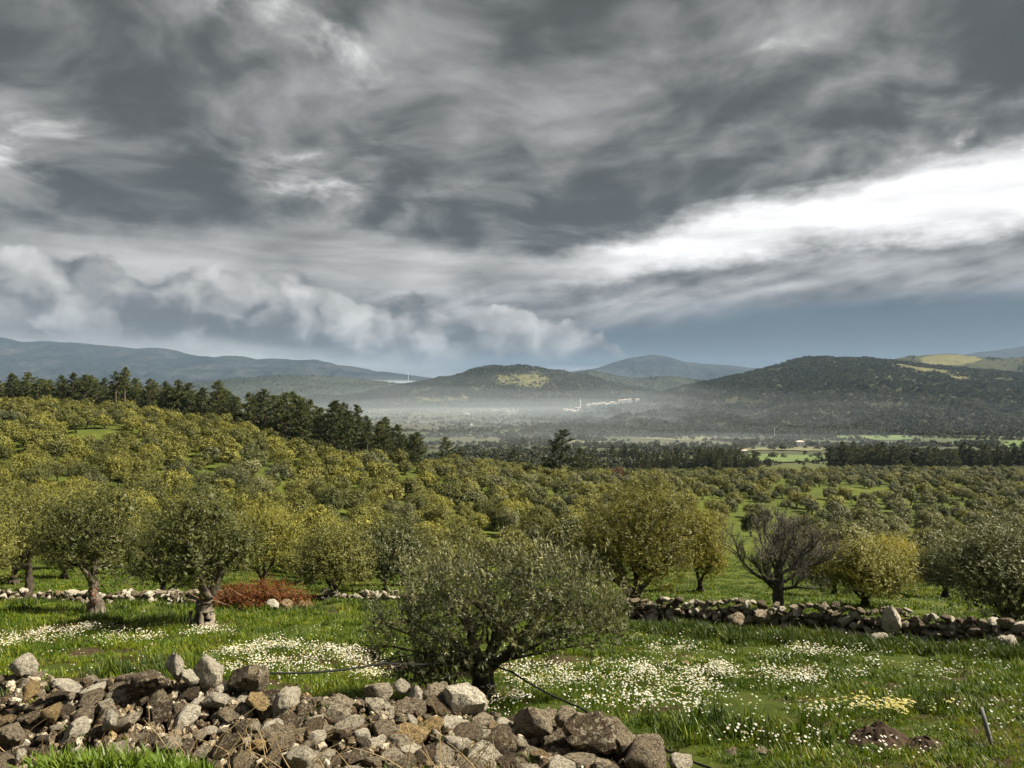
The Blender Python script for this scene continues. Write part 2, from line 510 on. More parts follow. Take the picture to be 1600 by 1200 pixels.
M_OLIVE = leaf_material('olive_leaf', (0.048, 0.056, 0.013), (0.100, 0.104, 0.022), (0.220, 0.205, 0.042), (0.17, 0.17, 0.08), spread=1.5)
M_OLIVE_SUNLIT = leaf_material('olive_leaf_sun_tint', (0.058, 0.064, 0.011), (0.122, 0.122, 0.021), (0.255, 0.236, 0.040), (0.19, 0.18, 0.05), spread=1.5)  # golden copy: sunlight on the left slope put into the leaf colour
M_OLIVE_SHADED = leaf_material('olive_leaf_shade_tint', (0.050, 0.057, 0.022), (0.098, 0.103, 0.040), (0.200, 0.194, 0.078), (0.20, 0.205, 0.13), spread=1.5)  # greyer copy: cloud shade on the right put into the leaf colour
M_OLIVE_LIT_TIPS = leaf_material('olive_leaf_lit_tips', (0.060, 0.066, 0.030), (0.140, 0.140, 0.060), (0.400, 0.365, 0.150), (0.22, 0.22, 0.15), 0.25)  # light tips paint sunlight onto the centre olive
M_OLIVE_SUNLIT_BRIGHT = leaf_material('olive_leaf_strong_sun_tint', (0.075, 0.075, 0.012), (0.165, 0.152, 0.022), (0.330, 0.285, 0.040), (0.22, 0.20, 0.07), 0.3)  # brightest copy, its sunlit look painted into the leaves
M_PINE = leaf_material('pine_needles', (0.030, 0.040, 0.010), (0.062, 0.075, 0.017), (0.130, 0.132, 0.032), None, 0.12, 0.6)
M_RUST = leaf_material('withered_leaf', (0.060, 0.020, 0.007), (0.150, 0.048, 0.012), (0.280, 0.105, 0.026), None, 0.25)
M_GRASS = leaf_material('grass_blade', (0.036, 0.068, 0.004), (0.088, 0.148, 0.006), (0.215, 0.222, 0.015), None, 0.3, 0.5, 1.0, 0.8)  # bright end and patches also paint sunlit spots into the grass
M_WEED = leaf_material('weed_leaf', (0.022, 0.042, 0.005), (0.044, 0.074, 0.007), (0.090, 0.104, 0.018), None, 0.3, 0.55, 1.0, 0.5)
M_LUSH = leaf_material('lush_grass_blade', (0.060, 0.100, 0.008), (0.095, 0.150, 0.012), (0.150, 0.200, 0.022), None, 0.35, 0.45)
M_DRY = leaf_material('dry_stalk', (0.17, 0.11, 0.05), (0.26, 0.18, 0.09), (0.38, 0.29, 0.16), None, 0.1, 0.7)


def bark_material(name, c0, c1, sc=9.0):
    m, q, b, out = new_mat(name)
    p = objco(q)
    n = q.noise(q.vadd(p, (1.0, 1.0, 0.30), 'MULTIPLY'), sc, 7.0, 0.68)
    n_b = q.noise(p, sc * 0.45, 4.0, 0.6)
    n = q.math('ADD', n * 0.65, n_b * 0.35)
    q.put(b.inputs['Base Color'], q.ramp(n, [(0.36, c0), (0.60, c1)]))
    b.inputs['Roughness'].default_value = 0.95
    bump(q, b, n, 1.0, 0.06)
    return m


M_BARK = bark_material('olive_bark', (0.055, 0.042, 0.03), (0.24, 0.20, 0.155))
M_BARK_DARK = bark_material('dark_olive_bark', (0.018, 0.014, 0.010), (0.075, 0.058, 0.042))
M_BARK_DEAD = bark_material('weathered_bark', (0.022, 0.018, 0.016), (0.080, 0.068, 0.060), 12.0)
M_BARK_PINE = bark_material('pine_bark', (0.05, 0.035, 0.025), (0.20, 0.15, 0.11), 5.0)


def stone_material(name, mode, by_piece=False):
    m, q, b, out = new_mat(name)
    r = attr(q, 'tint') if by_piece else orand(q)
    p = q.vadd(objco(q), q.xyz(r * 31.0, r * 17.0, r * 57.0))
    n = q.noise(p, 3.2, 6.0, 0.62)
    n2 = q.noise(p, 9.0, 5.0, 0.6)
    n3 = q.noise(p, 30.0, 3.0, 0.6)
    if mode == 'wall':
        base = q.ramp(r, [(0.0, (0.070, 0.050, 0.034)), (0.28, (0.115, 0.088, 0.060)), (0.50, (0.165, 0.135, 0.098)), (0.68, (0.24, 0.205, 0.155)), (0.80, (0.27, 0.20, 0.115)), (0.84, (0.36, 0.33, 0.27)), (0.93, (0.48, 0.455, 0.40))], 'CONSTANT')
    elif mode == 'white':
        base = q.ramp(r, [(0.0, (0.56, 0.535, 0.48)), (0.5, (0.66, 0.64, 0.59))], 'LINEAR')
    elif mode == 'ochre':
        base = q.ramp(r, [(0.0, (0.36, 0.265, 0.13)), (1.0, (0.43, 0.33, 0.17))])
    else:
        base = q.ramp(r, [(0.0, (0.16, 0.13, 0.10)), (0.4, (0.27, 0.23, 0.18)), (0.7, (0.38, 0.34, 0.28)), (1.0, (0.46, 0.43, 0.37))])
    dark = q.smooth(n * 0.55 + n2 * 0.45, 0.53, 0.43)
    lich = q.smooth(n2 * 0.55 + n3 * 0.45, 0.55, 0.63)
    pale = q.smooth(q.noise(p, 4.0, 6.0, 0.7), 0.535, 0.585)
    k = {'wall': (0.85, 0.7), 'white': (0.55, 0.3), 'ochre': (0.6, 0.35)}.get(mode, (0.75, 0.5))
    c_ = q.mix(dark * k[0], base, (0.030, 0.022, 0.015))
    c_ = q.mix(pale * k[1] * q.smooth(q.noise(q.xyz(r * 91.0, 0.0, 0.0), 1.0, 0.0), 0.35, 0.65, 0.15, 1.0), c_, (0.52, 0.50, 0.44))
    c_ = q.mix(lich * 0.35, c_, (0.30, 0.255, 0.15))
    c_ = q.mix(0.35, c_, q.ramp(n3, [(0.3, 0.55), (0.7, 1.0)]), 'MULTIPLY')
    c_ = q.mix(1.0, c_, (1.06, 0.985, 0.85), 'MULTIPLY')
    q.put(b.inputs['Base Color'], c_)
    b.inputs['Roughness'].default_value = 0.92
    bump(q, b, n * 0.55 + n2 * 0.45 + n3 * 0.25, 1.0, 0.16)
    return m


M_STONE = stone_material('mossy_limestone', 'wall')
M_RUBBLE = stone_material('limestone_rubble', 'wall', True)
M_STONE_WHITE = stone_material('white_limestone', 'white')
M_STONE_OCHRE = stone_material('ochre_limestone', 'ochre')
M_STONE_GREY = stone_material('field_limestone', 'field')


def flat_mat(name, c0, c1, sc=6.0, rough=0.85):
    m, q, b, out = new_mat(name)
    n = q.noise(objco(q), sc, 4.0, 0.6)
    q.put(b.inputs['Base Color'], q.ramp(n, [(0.3, c0), (0.7, c1)]))
    b.inputs['Roughness'].default_value = rough
    return m


M_EARTH = flat_mat('dark_earth', (0.020, 0.012, 0.008), (0.060, 0.038, 0.024), 7.0, 1.0)
M_LIME = flat_mat('limewash', (0.78, 0.77, 0.75), (0.85, 0.84, 0.82), 0.3)
M_TILE = flat_mat('clay_tile', (0.42, 0.33, 0.27), (0.52, 0.44, 0.38), 0.6)
M_WINDOW = flat_mat('window_dark', (0.03, 0.035, 0.04), (0.05, 0.055, 0.06), 1.0, 0.3)
M_CABLE = flat_mat('black_rubber', (0.008, 0.009, 0.008), (0.014, 0.015, 0.013), 3.0, 0.9)
M_STAKE = flat_mat('grey_wood', (0.05, 0.045, 0.04), (0.20, 0.19, 0.18), 4.0, 0.9)
M_PAINT = flat_mat('red_paint', (0.20, 0.020, 0.014), (0.30, 0.035, 0.022), 20.0, 0.7)
M_STEEL = flat_mat('pale_steel', (0.55, 0.56, 0.57), (0.65, 0.66, 0.67), 1.0, 0.5)
M_PETAL = leaf_material('daisy_petal', (0.70, 0.71, 0.68), (0.78, 0.79, 0.77), (0.84, 0.85, 0.84), None, 0.3, 0.6, 0.5)
M_YPETAL = leaf_material('yellow_petal', (0.42, 0.40, 0.14), (0.50, 0.48, 0.20), (0.58, 0.56, 0.32), None, 0.3, 0.6, 0.5)
M_EYE = flat_mat('daisy_eye', (0.55, 0.36, 0.02), (0.65, 0.44, 0.04), 3.0)


def ground_material():
    m, q, b, out = new_mat('meadow_ground')
    p = worldpos(q)
    px_, py_, pz_ = q.split(p)
    d = q.math('SQRT', px_ * px_ + py_ * py_)
    n1_ = q.noise(p, 0.9, 6.0, 0.6); n2_ = q.noise(p, 0.22, 5.0, 0.6); n3_ = q.noise(p, 6.0, 4.0, 0.6); n4_ = q.noise(p, 0.035, 5.0, 0.6)
    grass = q.ramp(n1_ * 0.6 + n3_ * 0.4, [(0.3, (0.020, 0.030, 0.004)), (0.5, (0.036, 0.050, 0.006)), (0.7, (0.066, 0.074, 0.012))])
    soil = q.ramp(n3_, [(0.3, (0.020, 0.013, 0.008)), (0.7, (0.055, 0.037, 0.022))])
    near_ = q.mix(q.smooth(n1_ * 0.5 + n2_ * 0.5, 0.47, 0.55), grass, soil)
    # grove floor
    gr2 = q.ramp(n2_ * 0.5 + n4_ * 0.5, [(0.32, (0.038, 0.044, 0.011)), (0.46, (0.054, 0.070, 0.011)), (0.58, (0.080, 0.098, 0.014)), (0.7, (0.085, 0.076, 0.028))])
    gr2 = q.mix(q.smooth(n1_, 0.5, 0.66) * 0.7, gr2, (0.045, 0.040, 0.018))
    c_ = q.mix(q.smooth(d, 20.0, 32.0), near_, gr2)
    # valley floor: a patchwork
    vv = q.voronoi(q.vadd(p, (1.0, 0.42, 0.0), 'MULTIPLY'), 0.011, 'F1', 'Color', rand=0.9)
    vr, vg, vb = q.split(vv)
    patch = q.ramp(vr, [(0.0, (0.062, 0.068, 0.038)), (0.25, (0.080, 0.078, 0.050)), (0.45, (0.052, 0.064, 0.030)), (0.62, (0.092, 0.088, 0.058)), (0.78, (0.066, 0.088, 0.032)), (0.9, (0.072, 0.063, 0.046))], 'CONSTANT')
    patch = q.mix(q.smooth(q.noise(p, 0.05, 5.0, 0.65), 0.42, 0.62) * 0.75, patch, (0.050, 0.056, 0.028))
    c_ = q.mix(q.smooth(d, 420.0, 620.0), c_, patch)
    q.put(b.inputs['Base Color'], c_)
    b.inputs['Roughness'].default_value = 1.0
    b.inputs['Specular IOR Level'].default_value = 0.1
    bump(q, b, n3_ * 0.7 + n1_, 0.7, 0.08)
    return m


def hill_material(name, dark, mid, light, sc, lit=0.0, bmp=1.0):
    m, q, b, out = new_mat(name)
    p = worldpos(q)
    n1_ = q.noise(p, sc, 7.0, 0.65); n2_ = q.noise(p, sc * 4.3, 5.0, 0.62); n3_ = q.noise(q.vadd(p, (0.4, 1.0, 1.7), 'MULTIPLY'), sc * 0.5, 4.0, 0.55)
    c_ = q.ramp(n1_ * 0.5 + n2_ * 0.3 + n3_ * 0.2, [(0.38, dark), (0.5, mid), (0.63, light)])
    q.put(b.inputs['Base Color'], c_)
    b.inputs['Roughness'].default_value = 1.0
    b.inputs['Specular IOR Level'].default_value = 0.05
    bump(q, b, n2_ + n1_, bmp, 0.4 / sc * 0.12)
    return m


M_GROUND = ground_material()
M_HILL = hill_material('scrub_hillside', (0.030, 0.034, 0.018), (0.042, 0.045, 0.024), (0.064, 0.062, 0.036), 0.012)
M_HILL_FAR = hill_material('far_hillside', (0.022, 0.028, 0.019), (0.032, 0.037, 0.023), (0.052, 0.053, 0.034), 0.006)
M_MOUNTAIN = hill_material('mountainside', (0.013, 0.018, 0.019), (0.021, 0.026, 0.026), (0.055, 0.056, 0.052), 0.0028)
M_FIELD = None
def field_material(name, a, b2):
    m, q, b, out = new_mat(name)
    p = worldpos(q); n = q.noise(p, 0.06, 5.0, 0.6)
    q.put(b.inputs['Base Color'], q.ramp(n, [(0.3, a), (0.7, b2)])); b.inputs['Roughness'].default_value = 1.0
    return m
M_FIELD = field_material('green_crop', (0.062, 0.098, 0.028), (0.105, 0.136, 0.042))
M_FIELD_PALE = field_material('pale_crop', (0.105, 0.105, 0.055), (0.140, 0.135, 0.072))
M_CLEAR = field_material('sun_tinted_pasture', (0.060, 0.060, 0.026), (0.150, 0.137, 0.050))  # pasture lightened to look sunlit; the light is in the colour


# ------------------------------------------------------------------ ground, hills and mountains
def polar_ground():
    a1 = np.radians(np.arange(-42, 42.01, 0.2)); a2 = np.radians(np.arange(44, 316.1, 4.0))
    ang = np.concatenate([a1, a2]); rad = np.geomspace(1.2, 14000, 340)
    nA, nR = len(ang), len(rad)
    Aa, R = np.meshgrid(ang, rad, indexing='ij')
    X = R * np.sin(Aa); Y = R * np.cos(Aa); Z = gz(X, Y)
    v = np.stack([X, Y, Z], -1).reshape(-1, 3)
    i, j = np.meshgrid(np.arange(nA), np.arange(nR - 1), indexing='ij'); i2 = (i + 1) % nA
    f = np.stack([i * nR + j, i * nR + j + 1, i2 * nR + j + 1, i2 * nR + j], -1).reshape(-1, 4)
    v = np.vstack([v, [[0, 0, float(gz(0, 0))]]]); c = len(v) - 1
    o = mesh_obj('ground', v, f, M_GROUND, smooth=True)
    me = o.data
    # close the little hole under the camera
    import bmesh
    bm = bmesh.new(); bm.from_mesh(me); bm.verts.ensure_lookup_table()
    for k in range(nA):
        bm.faces.new((bm.verts[c], bm.verts[k * nR], bm.verts[((k + 1) % nA) * nR]))
    bm.normal_update(); bm.to_mesh(me); bm.free()
    tag(o, 'grassy ground falling away into the valley', kind='structure')
    return o


polar_ground()
HILLS = {}


def hill(name, pts, Y0, yf, yb, base, mat, amp, seed, label, nx=260, ny=70, concave=1.15, wl=None):
    """ridge seen as pts (photo x, y) at distance Y0, with its foot at yf in front and yb behind"""
    xs = np.array([at(p[0], Y0) for p in pts]); hs = np.array([zpic(p[1], Y0) for p in pts])
    wl = wl or (Y0 * 0.07)
    gx = np.linspace(xs[0], xs[-1], nx); gy = np.concatenate([np.linspace(yf, Y0, int(ny * 0.72)), np.linspace(Y0, yb, ny - int(ny * 0.72) + 1)[1:]])
    X, Y = np.meshgrid(gx, gy, indexing='ij')
    fine = np.linspace(xs[0], xs[-1], 1500)
    hf = np.interp(fine, xs, hs); k = 12; w = np.exp(-0.5 * (np.arange(-3 * k, 3 * k + 1) / k) ** 2); w /= w.sum()
    hf = np.convolve(np.pad(hf, 3 * k, mode='edge'), w, 'valid')
    def height(X, Y):
        t = np.where(Y < Y0, (Y - yf) / (Y0 - yf), (yb - Y) / (yb - Y0)).clip(0, 1)
        s = np.where(Y < Y0, t ** concave, t * t * (3 - 2 * t))
        Xw = X * (Y0 / np.maximum(Y, 1)) * 0.5 + X * 0.5 + fbm(X / wl, Y / wl, 3, seed) * wl * 0.25 * (1 - t)
        H = np.interp(Xw, fine, hf)
        e = sstep(X, xs[0], xs[0] + 0.06 * (xs[-1] - xs[0])) * sstep(-X, -xs[-1], -xs[-1] + 0.06 * (xs[-1] - xs[0]))
        ridge = 1 - np.abs(fbm(X / wl * 1.3, Y / wl * 0.75, 5, seed + 3, 0.52)) * 2.0
        z = base + (H - base) * s + amp * (ridge - 0.62) * np.sin(np.clip(t, 0, 1) * PI * 0.9) * 1.1 + 0.05 * amp * fbm(X / wl * 9, Y / wl * 9, 2, seed + 6)
        return (z - base) * (0.15 + 0.85 * e) + base - 10 * (1 - sstep(t, 0, 0.06)) - 12 * (1 - e)
    Z = height(X, Y)
    v = np.stack([X, Y, Z], -1).reshape(-1, 3); nyy = len(gy)
    i, j = np.meshgrid(np.arange(nx - 1), np.arange(nyy - 1), indexing='ij')
    f = np.stack([i * nyy + j, (i + 1) * nyy + j, (i + 1) * nyy + j + 1, i * nyy + j + 1], -1).reshape(-1, 4)
    o = mesh_obj(name, v, f, mat, smooth=True)
    tag(o, label, kind='structure')
    HILLS[label] = (height, xs, yf, Y0, yb)
    return height


h_right = hill('hill', [(780, 672), (850, 656), (890, 640), (930, 630), (1000, 625), (1040, 615), (1075, 605), (1110, 598), (1200, 577), (1250, 561), (1285, 557), (1305, 562), (1345, 560), (1385, 564), (1450, 572), (1540, 580), (1640, 590), (1800, 586), (2100, 600), (2400, 625)],
               2600, 1130, 3400, -90, M_HILL, 25, 11, 'broad wooded hill on the right of the valley', 420, 110)
h_rback = hill('hill', [(1250, 600), (1340, 572), (1400, 560), (1440, 555), (1480, 552), (1520, 556), (1560, 562), (1620, 556), (1700, 552), (1900, 570), (2300, 600)],
               3500, 2700, 4300, -60, M_HILL, 10, 23, 'higher shoulder behind the right hill with a pale cleared top', 260, 70)
h_mid = hill('hill', [(480, 622), (560, 618), (600, 607), (650, 598), (700, 588), (740, 577), (770, 572), (790, 573), (805, 570), (830, 571), (850, 576), (880, 580), (930, 590), (980, 602), (1040, 616), (1120, 625)],
             3600, 2650, 4300, -90, M_HILL, 20, 37, 'rounded wooded hill in the centre with a sunlit clearing', 320, 90)
h_small = hill('hill', [(820, 605), (880, 583), (920, 578), (960, 587), (1000, 592), (1040, 588), (1075, 591), (1110, 597), (1180, 604), (1260, 612)],
               4700, 3700, 5300, -88, M_HILL_FAR, 12, 41, 'low dark hills behind the village', 220, 60)
h_left = hill('hill', [(150, 615), (240, 605), (320, 596), (400, 589), (450, 586), (500, 587), (560, 592), (620, 599), (690, 606), (760, 612)],
              4600, 3300, 5400, -88, M_HILL_FAR, 12, 53, 'low grey hill behind the pines', 240, 60)
hill('mountain', [(740, 604), (830, 592), (880, 582), (930, 576), (960, 566), (990, 558), (1015, 553), (1040, 556), (1070, 564), (1100, 568), (1150, 572), (1190, 577), (1240, 588), (1330, 600)],
     9500, 7600, 11500, -90, M_MOUNTAIN, 45, 61, 'pointed blue mountain on the horizon', 260, 70)
hill('mountain', [(-500, 560), (-300, 540), (-120, 520), (0, 527), (40, 533), (90, 534), (140, 538), (200, 544), (255, 544), (290, 552), (312, 558), (360, 556), (420, 561), (485, 561), (520, 567), (560, 575), (620, 584), (680, 592), (800, 604)],
     8200, 5600, 10500, -90, M_MOUNTAIN, 55, 71, 'long blue mountain range on the left', 420, 100)
hill('mountain', [(1380, 600), (1450, 572), (1510, 553), (1560, 546), (1600, 541), (1680, 530), (1800, 540), (2000, 560), (2300, 600)],
     9500, 7800, 11500, -90, M_MOUNTAIN, 40, 83, 'far blue mountain at the right edge', 200, 60)


def land(x, y):
    z = float(gz(x, y))
    for hf_, xs_, y1, y0, y2 in HILLS.values():
        if xs_[0] < x < xs_[-1] and y1 < y < y2: z = max(z, float(hf_(np.array(x), np.array(y))))
    return z
def landv(x, y):
    z = gz(x, y)
    for hf_, xs_, y1, y0, y2 in HILLS.values():
        ins = (x > xs_[0]) & (x < xs_[-1]) & (y > y1) & (y < y2)
        z = np.where(ins, np.maximum(z, hf_(x, y)), z)
    return z


def sheet(name, px0, px1, y0, y1, mat, label, skew=0.0, n=14, lift=0.35, edge=0.42, seed=0):
    """a field: a thin sheet lying on the land, with an uneven outline"""
    t = np.linspace(0, 2 * PI, 40, endpoint=False)
    cx = (px0 + px1) / 2; rings = [0.0, 0.35, 0.7, 1.0]; pts = []
    for r in rings[1:]:
        k = np.sign(np.cos(t)) * np.abs(np.cos(t)) ** 0.5; l = np.sign(np.sin(t)) * np.abs(np.sin(t)) ** 0.5
        rr = r * (1 + edge * fbm(np.cos(t) * 2 + seed, np.sin(t) * 2, 3, 5 + seed))
        Yv = (y0 + y1) / 2 + l * rr * (y1 - y0) / 2
        pxv = cx + k * rr * (px1 - px0) / 2 + skew * l * rr
        pts.append(np.stack([(pxv - 800) / FPX * Yv, Yv], -1))
    c = np.array([[(cx - 800) / FPX * (y0 + y1) / 2, (y0 + y1) / 2]])
    P2 = np.vstack([c] + pts); Z = landv(P2[:, 0], P2[:, 1]) + lift
    f = [(0, 1 + k, 1 + (k + 1) % 40) for k in range(40)]
    for r in range(2):
        for k in range(40): f.append((1 + r * 40 + k, 1 + (r + 1) * 40 + k, 1 + (r + 1) * 40 + (k + 1) % 40, 1 + r * 40 + (k + 1) % 40))
    o = mesh_obj(name, np.column_stack([P2, Z]), f, mat)
    return tag(o, label, kind='structure')


sheet('field', 1165, 1290, 560, 700, M_FIELD, 'bright green field between the two dark tree belts', seed=1, lift=0.8)
sheet('field', 1130, 1290, 760, 840, M_FIELD_PALE, 'pale field beyond the green one', seed=2, lift=0.9)
sheet('field', 1310, 1420, 1020, 1130, M_FIELD, 'narrow green field at the foot of the right hill', seed=3, lift=1.0)
sheet('field', 1570, 1700, 820, 1000, M_FIELD, 'green field at the right edge of the valley', seed=4, lift=1.0)
sheet('field', 870, 965, 900, 990, M_FIELD_PALE, 'pale yellow field in the valley beyond the pine', seed=5, lift=0.9)
sheet('field', 1230, 1330, 1180, 1290, M_FIELD, 'thin green strip far down the valley', seed=6, lift=1.0)
sheet('field', 1000, 1110, 1010, 1120, M_FIELD_PALE, 'pale strip of stubble in the valley', seed=7, lift=1.0)


# ------------------------------------------------------------------ haze: the air of the valley, mist lying low in it, a fog bank on the horizon
def volume_mat(name, colour, density, aniso):
    m = bpy.data.materials.new(name); m.use_nodes = True
    m.node_tree.nodes.clear(); q = G(m.node_tree)
    out = q.node('ShaderNodeOutputMaterial'); v = q.node('ShaderNodeVolumePrincipled')
    v.inputs['Color'].default_value = (*colour, 1.0); v.inputs['Density'].default_value = density; v.inputs['Anisotropy'].default_value = aniso
    m.node_tree.links.new(v.outputs[0], out.inputs['Volume'])
    return m


hz = MB(); hz.box((0, 2000, 245), (32000, 32000, 700)); 
haze = hz.build('haze', volume_mat('haze_air', (0.32, 0.46, 0.66), 5.0e-5, 0.0))
tag(haze, 'thin blue haze filling the valley', kind='stuff')


def mist(name, px, Y, z, rx, ry, rz_, density, label, seed):
    """a bank of mist: an uneven lens of pale air"""
    import bmesh
    bm = bmesh.new(); bmesh.ops.create_icosphere(bm, subdivisions=4, radius=1.0)
    v = np.array([p.co for p in bm.verts]); f = [tuple(p.index for p in q.verts) for q in bm.faces]; bm.free()
    r = 1 + 0.35 * fbm(v[:, 0] * 1.6 + seed, v[:, 1] * 1.6 + v[:, 2], 3, seed)
    v = v * r[:, None] * np.array([rx, ry, rz_]) + np.array([at(px, Y), Y, z])
    o = mesh_obj(name, v, f, volume_mat(name + '_air', (0.80, 0.90, 0.99), density, 0.2), smooth=True)
    return tag(o, label, kind='stuff')


for k_, (hh_, dn_) in enumerate(((26, 3.2e-4), (48, 2.6e-4), (78, 1.8e-4), (118, 1.1e-4))):
    w_ = ('lowest', 'second', 'third', 'thin uppermost')[k_]
    mist('mist', 740, 1960, -88, 720 + 90 * k_, 480 + 20 * k_, hh_, dn_, w_ + ' layer of pale mist in the valley below the village', 3 + k_)
    mist('mist', 1060, 1480, -90, 700 + 80 * k_, 330, hh_ * .7, dn_ * .6, w_ + ' layer of thin mist over the valley fields', 13 + k_)
    if k_ < 3: mist('mist', 900, 930, -84, 420 + 60 * k_, 300, 14 + 9 * k_, 2.6e-4, w_ + ' layer of thin near mist beyond the grove', 23 + k_)
mist('fog_bank', 575, 6600, -40, 1000, 500, 75, 2.6e-3, 'white bank of low fog on the horizon', 5)


# ------------------------------------------------------------------ foliage
def unit(a): return a / np.maximum(np.linalg.norm(a, axis=-1, keepdims=True), 1e-9)


def leaves_to_mesh(pos, dirv, nrm, L, W, tint):
    """one four-cornered leaf per row: base, side, tip, side"""
    side = unit(np.cross(dirv, nrm)); L = L[:, None]; W = W[:, None]
    mid = pos + dirv * L * 0.45
    v = np.stack([pos, mid + side * W * 0.5, pos + dirv * L, mid - side * W * 0.5], 1).reshape(-1, 3)
    n = len(pos); f = np.arange(n * 4).reshape(n, 4)
    return v, f, np.repeat(tint, 4)


def shoots(rng, lobes, n, per, slen, llen, lwid, upward=0.55, shell=0.45, spread=0.8, flat=1.0, tip=0.35, cut=None, tang=0.0):
    """leafy shoots growing out of rounded lobes: lobes is an array of (x, y, z, radius)"""
    lobes = np.asarray(lobes, float)
    w = lobes[:, 3] ** 2; k = rng.choice(len(lobes), n, p=w / w.sum()); lb = lobes[k]
    d = unit(rng.normal(size=(n, 3)))
    rr = rng.uniform(shell, 1.0, n) ** 0.6
    base = lb[:, :3] + d * (rr * lb[:, 3])[:, None] * np.array([1, 1, flat])
    sd = unit(d * 0.75 + np.array([0, 0, upward]) + rng.normal(size=(n, 3)) * 0.35)
    L = slen * rng.uniform(0.5, 1.25, n)
    t = np.tile(np.linspace(0.06, 1.0, per), (n, 1)) + rng.uniform(-.03, .03, (n, per))
    p = base[:, None, :] + sd[:, None, :] * (t * L[:, None])[..., None]
    p[..., 2] += 0.10 * (t ** 2) * L[:, None] * upward - 0.10 * (t ** 2) * L[:, None] * (d[:, 2] < -0.2)[:, None]
    rnd = unit(rng.normal(size=(n, per, 3)))
    ld = unit(sd[:, None, :] * (1 - spread * 0.45) * (1 - tang) + rnd * spread)
    if tang: ld = unit(ld - d[:, None, :] * (ld * d[:, None, :]).sum(-1, keepdims=True) * tang)
    nr = unit(d[:, None, :] * 0.9 + np.array([0, 0, 0.5]) + rng.normal(size=(n, per, 3)) * 0.55)
    nr = unit(nr - ld * (nr * ld).sum(-1, keepdims=True))
    tone = rng.uniform(0, 1, n)[:, None]
    tint = (tone * 0.55 + t * tip + rng.uniform(-.22, .22, (n, per)))
    LL = llen * rng.uniform(0.65, 1.25, (n, per)); WW = lwid * rng.uniform(0.7, 1.25, (n, per))
    args = [p.reshape(-1, 3), ld.reshape(-1, 3), nr.reshape(-1, 3), LL.ravel(), WW.ravel(), tint.ravel()]
    if cut is not None:
        keep = cut(args[0]); args = [a_[keep] for a_ in args]
    return leaves_to_mesh(*args)


def join(parts):
    V, F, T_, b = [], [], [], 0
    for v, f, t in parts: V.append(v); F.append(f + b); T_.append(t); b += len(v)
    return np.vstack(V), np.vstack(F), np.concatenate(T_)


def make_lobes(rng, n, W, H, zc_, rl, squash=0.9, skew=(0, 0)):
    out = []
    tries = 0
    while len(out) < n and tries < 4000:
        tries += 1
        a = rng.uniform(0, 2 * PI); c = rng.uniform(-0.55, 1.0); s = math.sqrt(1 - c * c)
        r = rng.uniform(0.55, 1.0)
        R = rl * rng.uniform(0.7, 1.25)
        x = math.cos(a) * s * r * (W / 2 - R * 0.8); y = math.sin(a) * s * r * (W / 2 - R * 0.8); z = zc_ + c * r * (H / 2 - R * 0.6)
        x += skew[0] * c; y += skew[1] * c
        if all((x - q[0]) ** 2 + (y - q[1]) ** 2 + (z - q[2]) ** 2 > (0.75 * R) ** 2 for q in out): out.append((x, y, z, R))
    return out


def limb(mb, a, b, r0, r1, rng, n=6, sag=0.12, seg=6, sides=6):
    a = Vector(a); b = Vector(b); d = b - a; L = d.length
    off = Vector((rng.uniform(-1, 1), rng.uniform(-1, 1), rng.uniform(-.4, .6))) * L * sag
    pts = []
    for i in range(seg + 1):
        t = i / seg
        p = a + d * t + off * math.sin(t * PI) + Vector((rng.uniform(-1, 1), rng.uniform(-1, 1), rng.uniform(-1, 1))) * L * 0.018
        pts.append(p)
    mb.tube(pts, [r0 + (r1 - r0) * (i / seg) ** 0.8 for i in range(seg + 1)], sides, wob=0.10, rng=rng)
    return pts


def olive_wood(rng, lobes, fork, r, lean=(0, 0), extra=0.6, mb=None, sides=9):
    """knotty trunk up to the fork, then limbs into the lobes"""
    mb = mb or MB()
    f = Vector((lean[0], lean[1], fork))
    pts = []; rad = []
    for i in range(14):
        t = i / 13
        pts.append(Vector((lean[0] * t ** 1.4 + rng.uniform(-.05, .05) * r * 4, lean[1] * t + rng.uniform(-.05, .05) * r * 4, -0.25 + (fork + 0.25) * t)))
        rad.append(r * (2.0 - 1.35 * t ** 0.5 + 0.35 * max(0, t - 0.7)) * rng.uniform(0.86, 1.14))
    mb.tube(pts, rad, 13, wob=0.22, rng=rng)
    for k in range(5):           # roots flaring out of the foot
        a = 2 * PI * k / 5 + rng.uniform(-.4, .4); ca, sa = math.cos(a), math.sin(a)
        mb.tube([(ca * r * .9, sa * r * .9, r * 2.2), (ca * r * 1.15, sa * r * 1.15, r * .8), (ca * r * 1.75, sa * r * 1.75, -.08)], [r * .22, r * .32, r * .26], 6, wob=.2, rng=rng)
    order = sorted(lobes, key=lambda q: -q[3]); mains = []
    nm = min(5, max(3, len(lobes) // 4))
    for k in range(nm):
        a = 2 * PI * k / nm + rng.uniform(-.4, .4)
        cand = max(lobes, key=lambda q: math.cos(math.atan2(q[1] - f.y, q[0] - f.x) - a) + rng.uniform(0, .4))
        tip_ = Vector(cand[:3]); mid = f + (tip_ - f) * 0.62
        pl = limb(mb, f - Vector((0, 0, r * 0.5)), mid, r * 0.58, r * 0.30, rng, sides=7)
        mains.append(pl)
    for q in lobes:
        pl = min(mains, key=lambda p_: (p_[-1] - Vector(q[:3])).length)
        st = pl[rng.randint(2, len(pl) - 1)]
        limb(mb, st, q[:3], r * 0.26, r * 0.06, rng, sides=5, seg=5)
        for _ in range(2):
            d = Vector((rng.uniform(-1, 1), rng.uniform(-1, 1), rng.uniform(-.2, 1))).normalized()
            limb(mb, q[:3], Vector(q[:3]) + d * q[3] * 0.9, r * 0.07, r * 0.02, rng, sides=4, seg=3)
    return mb


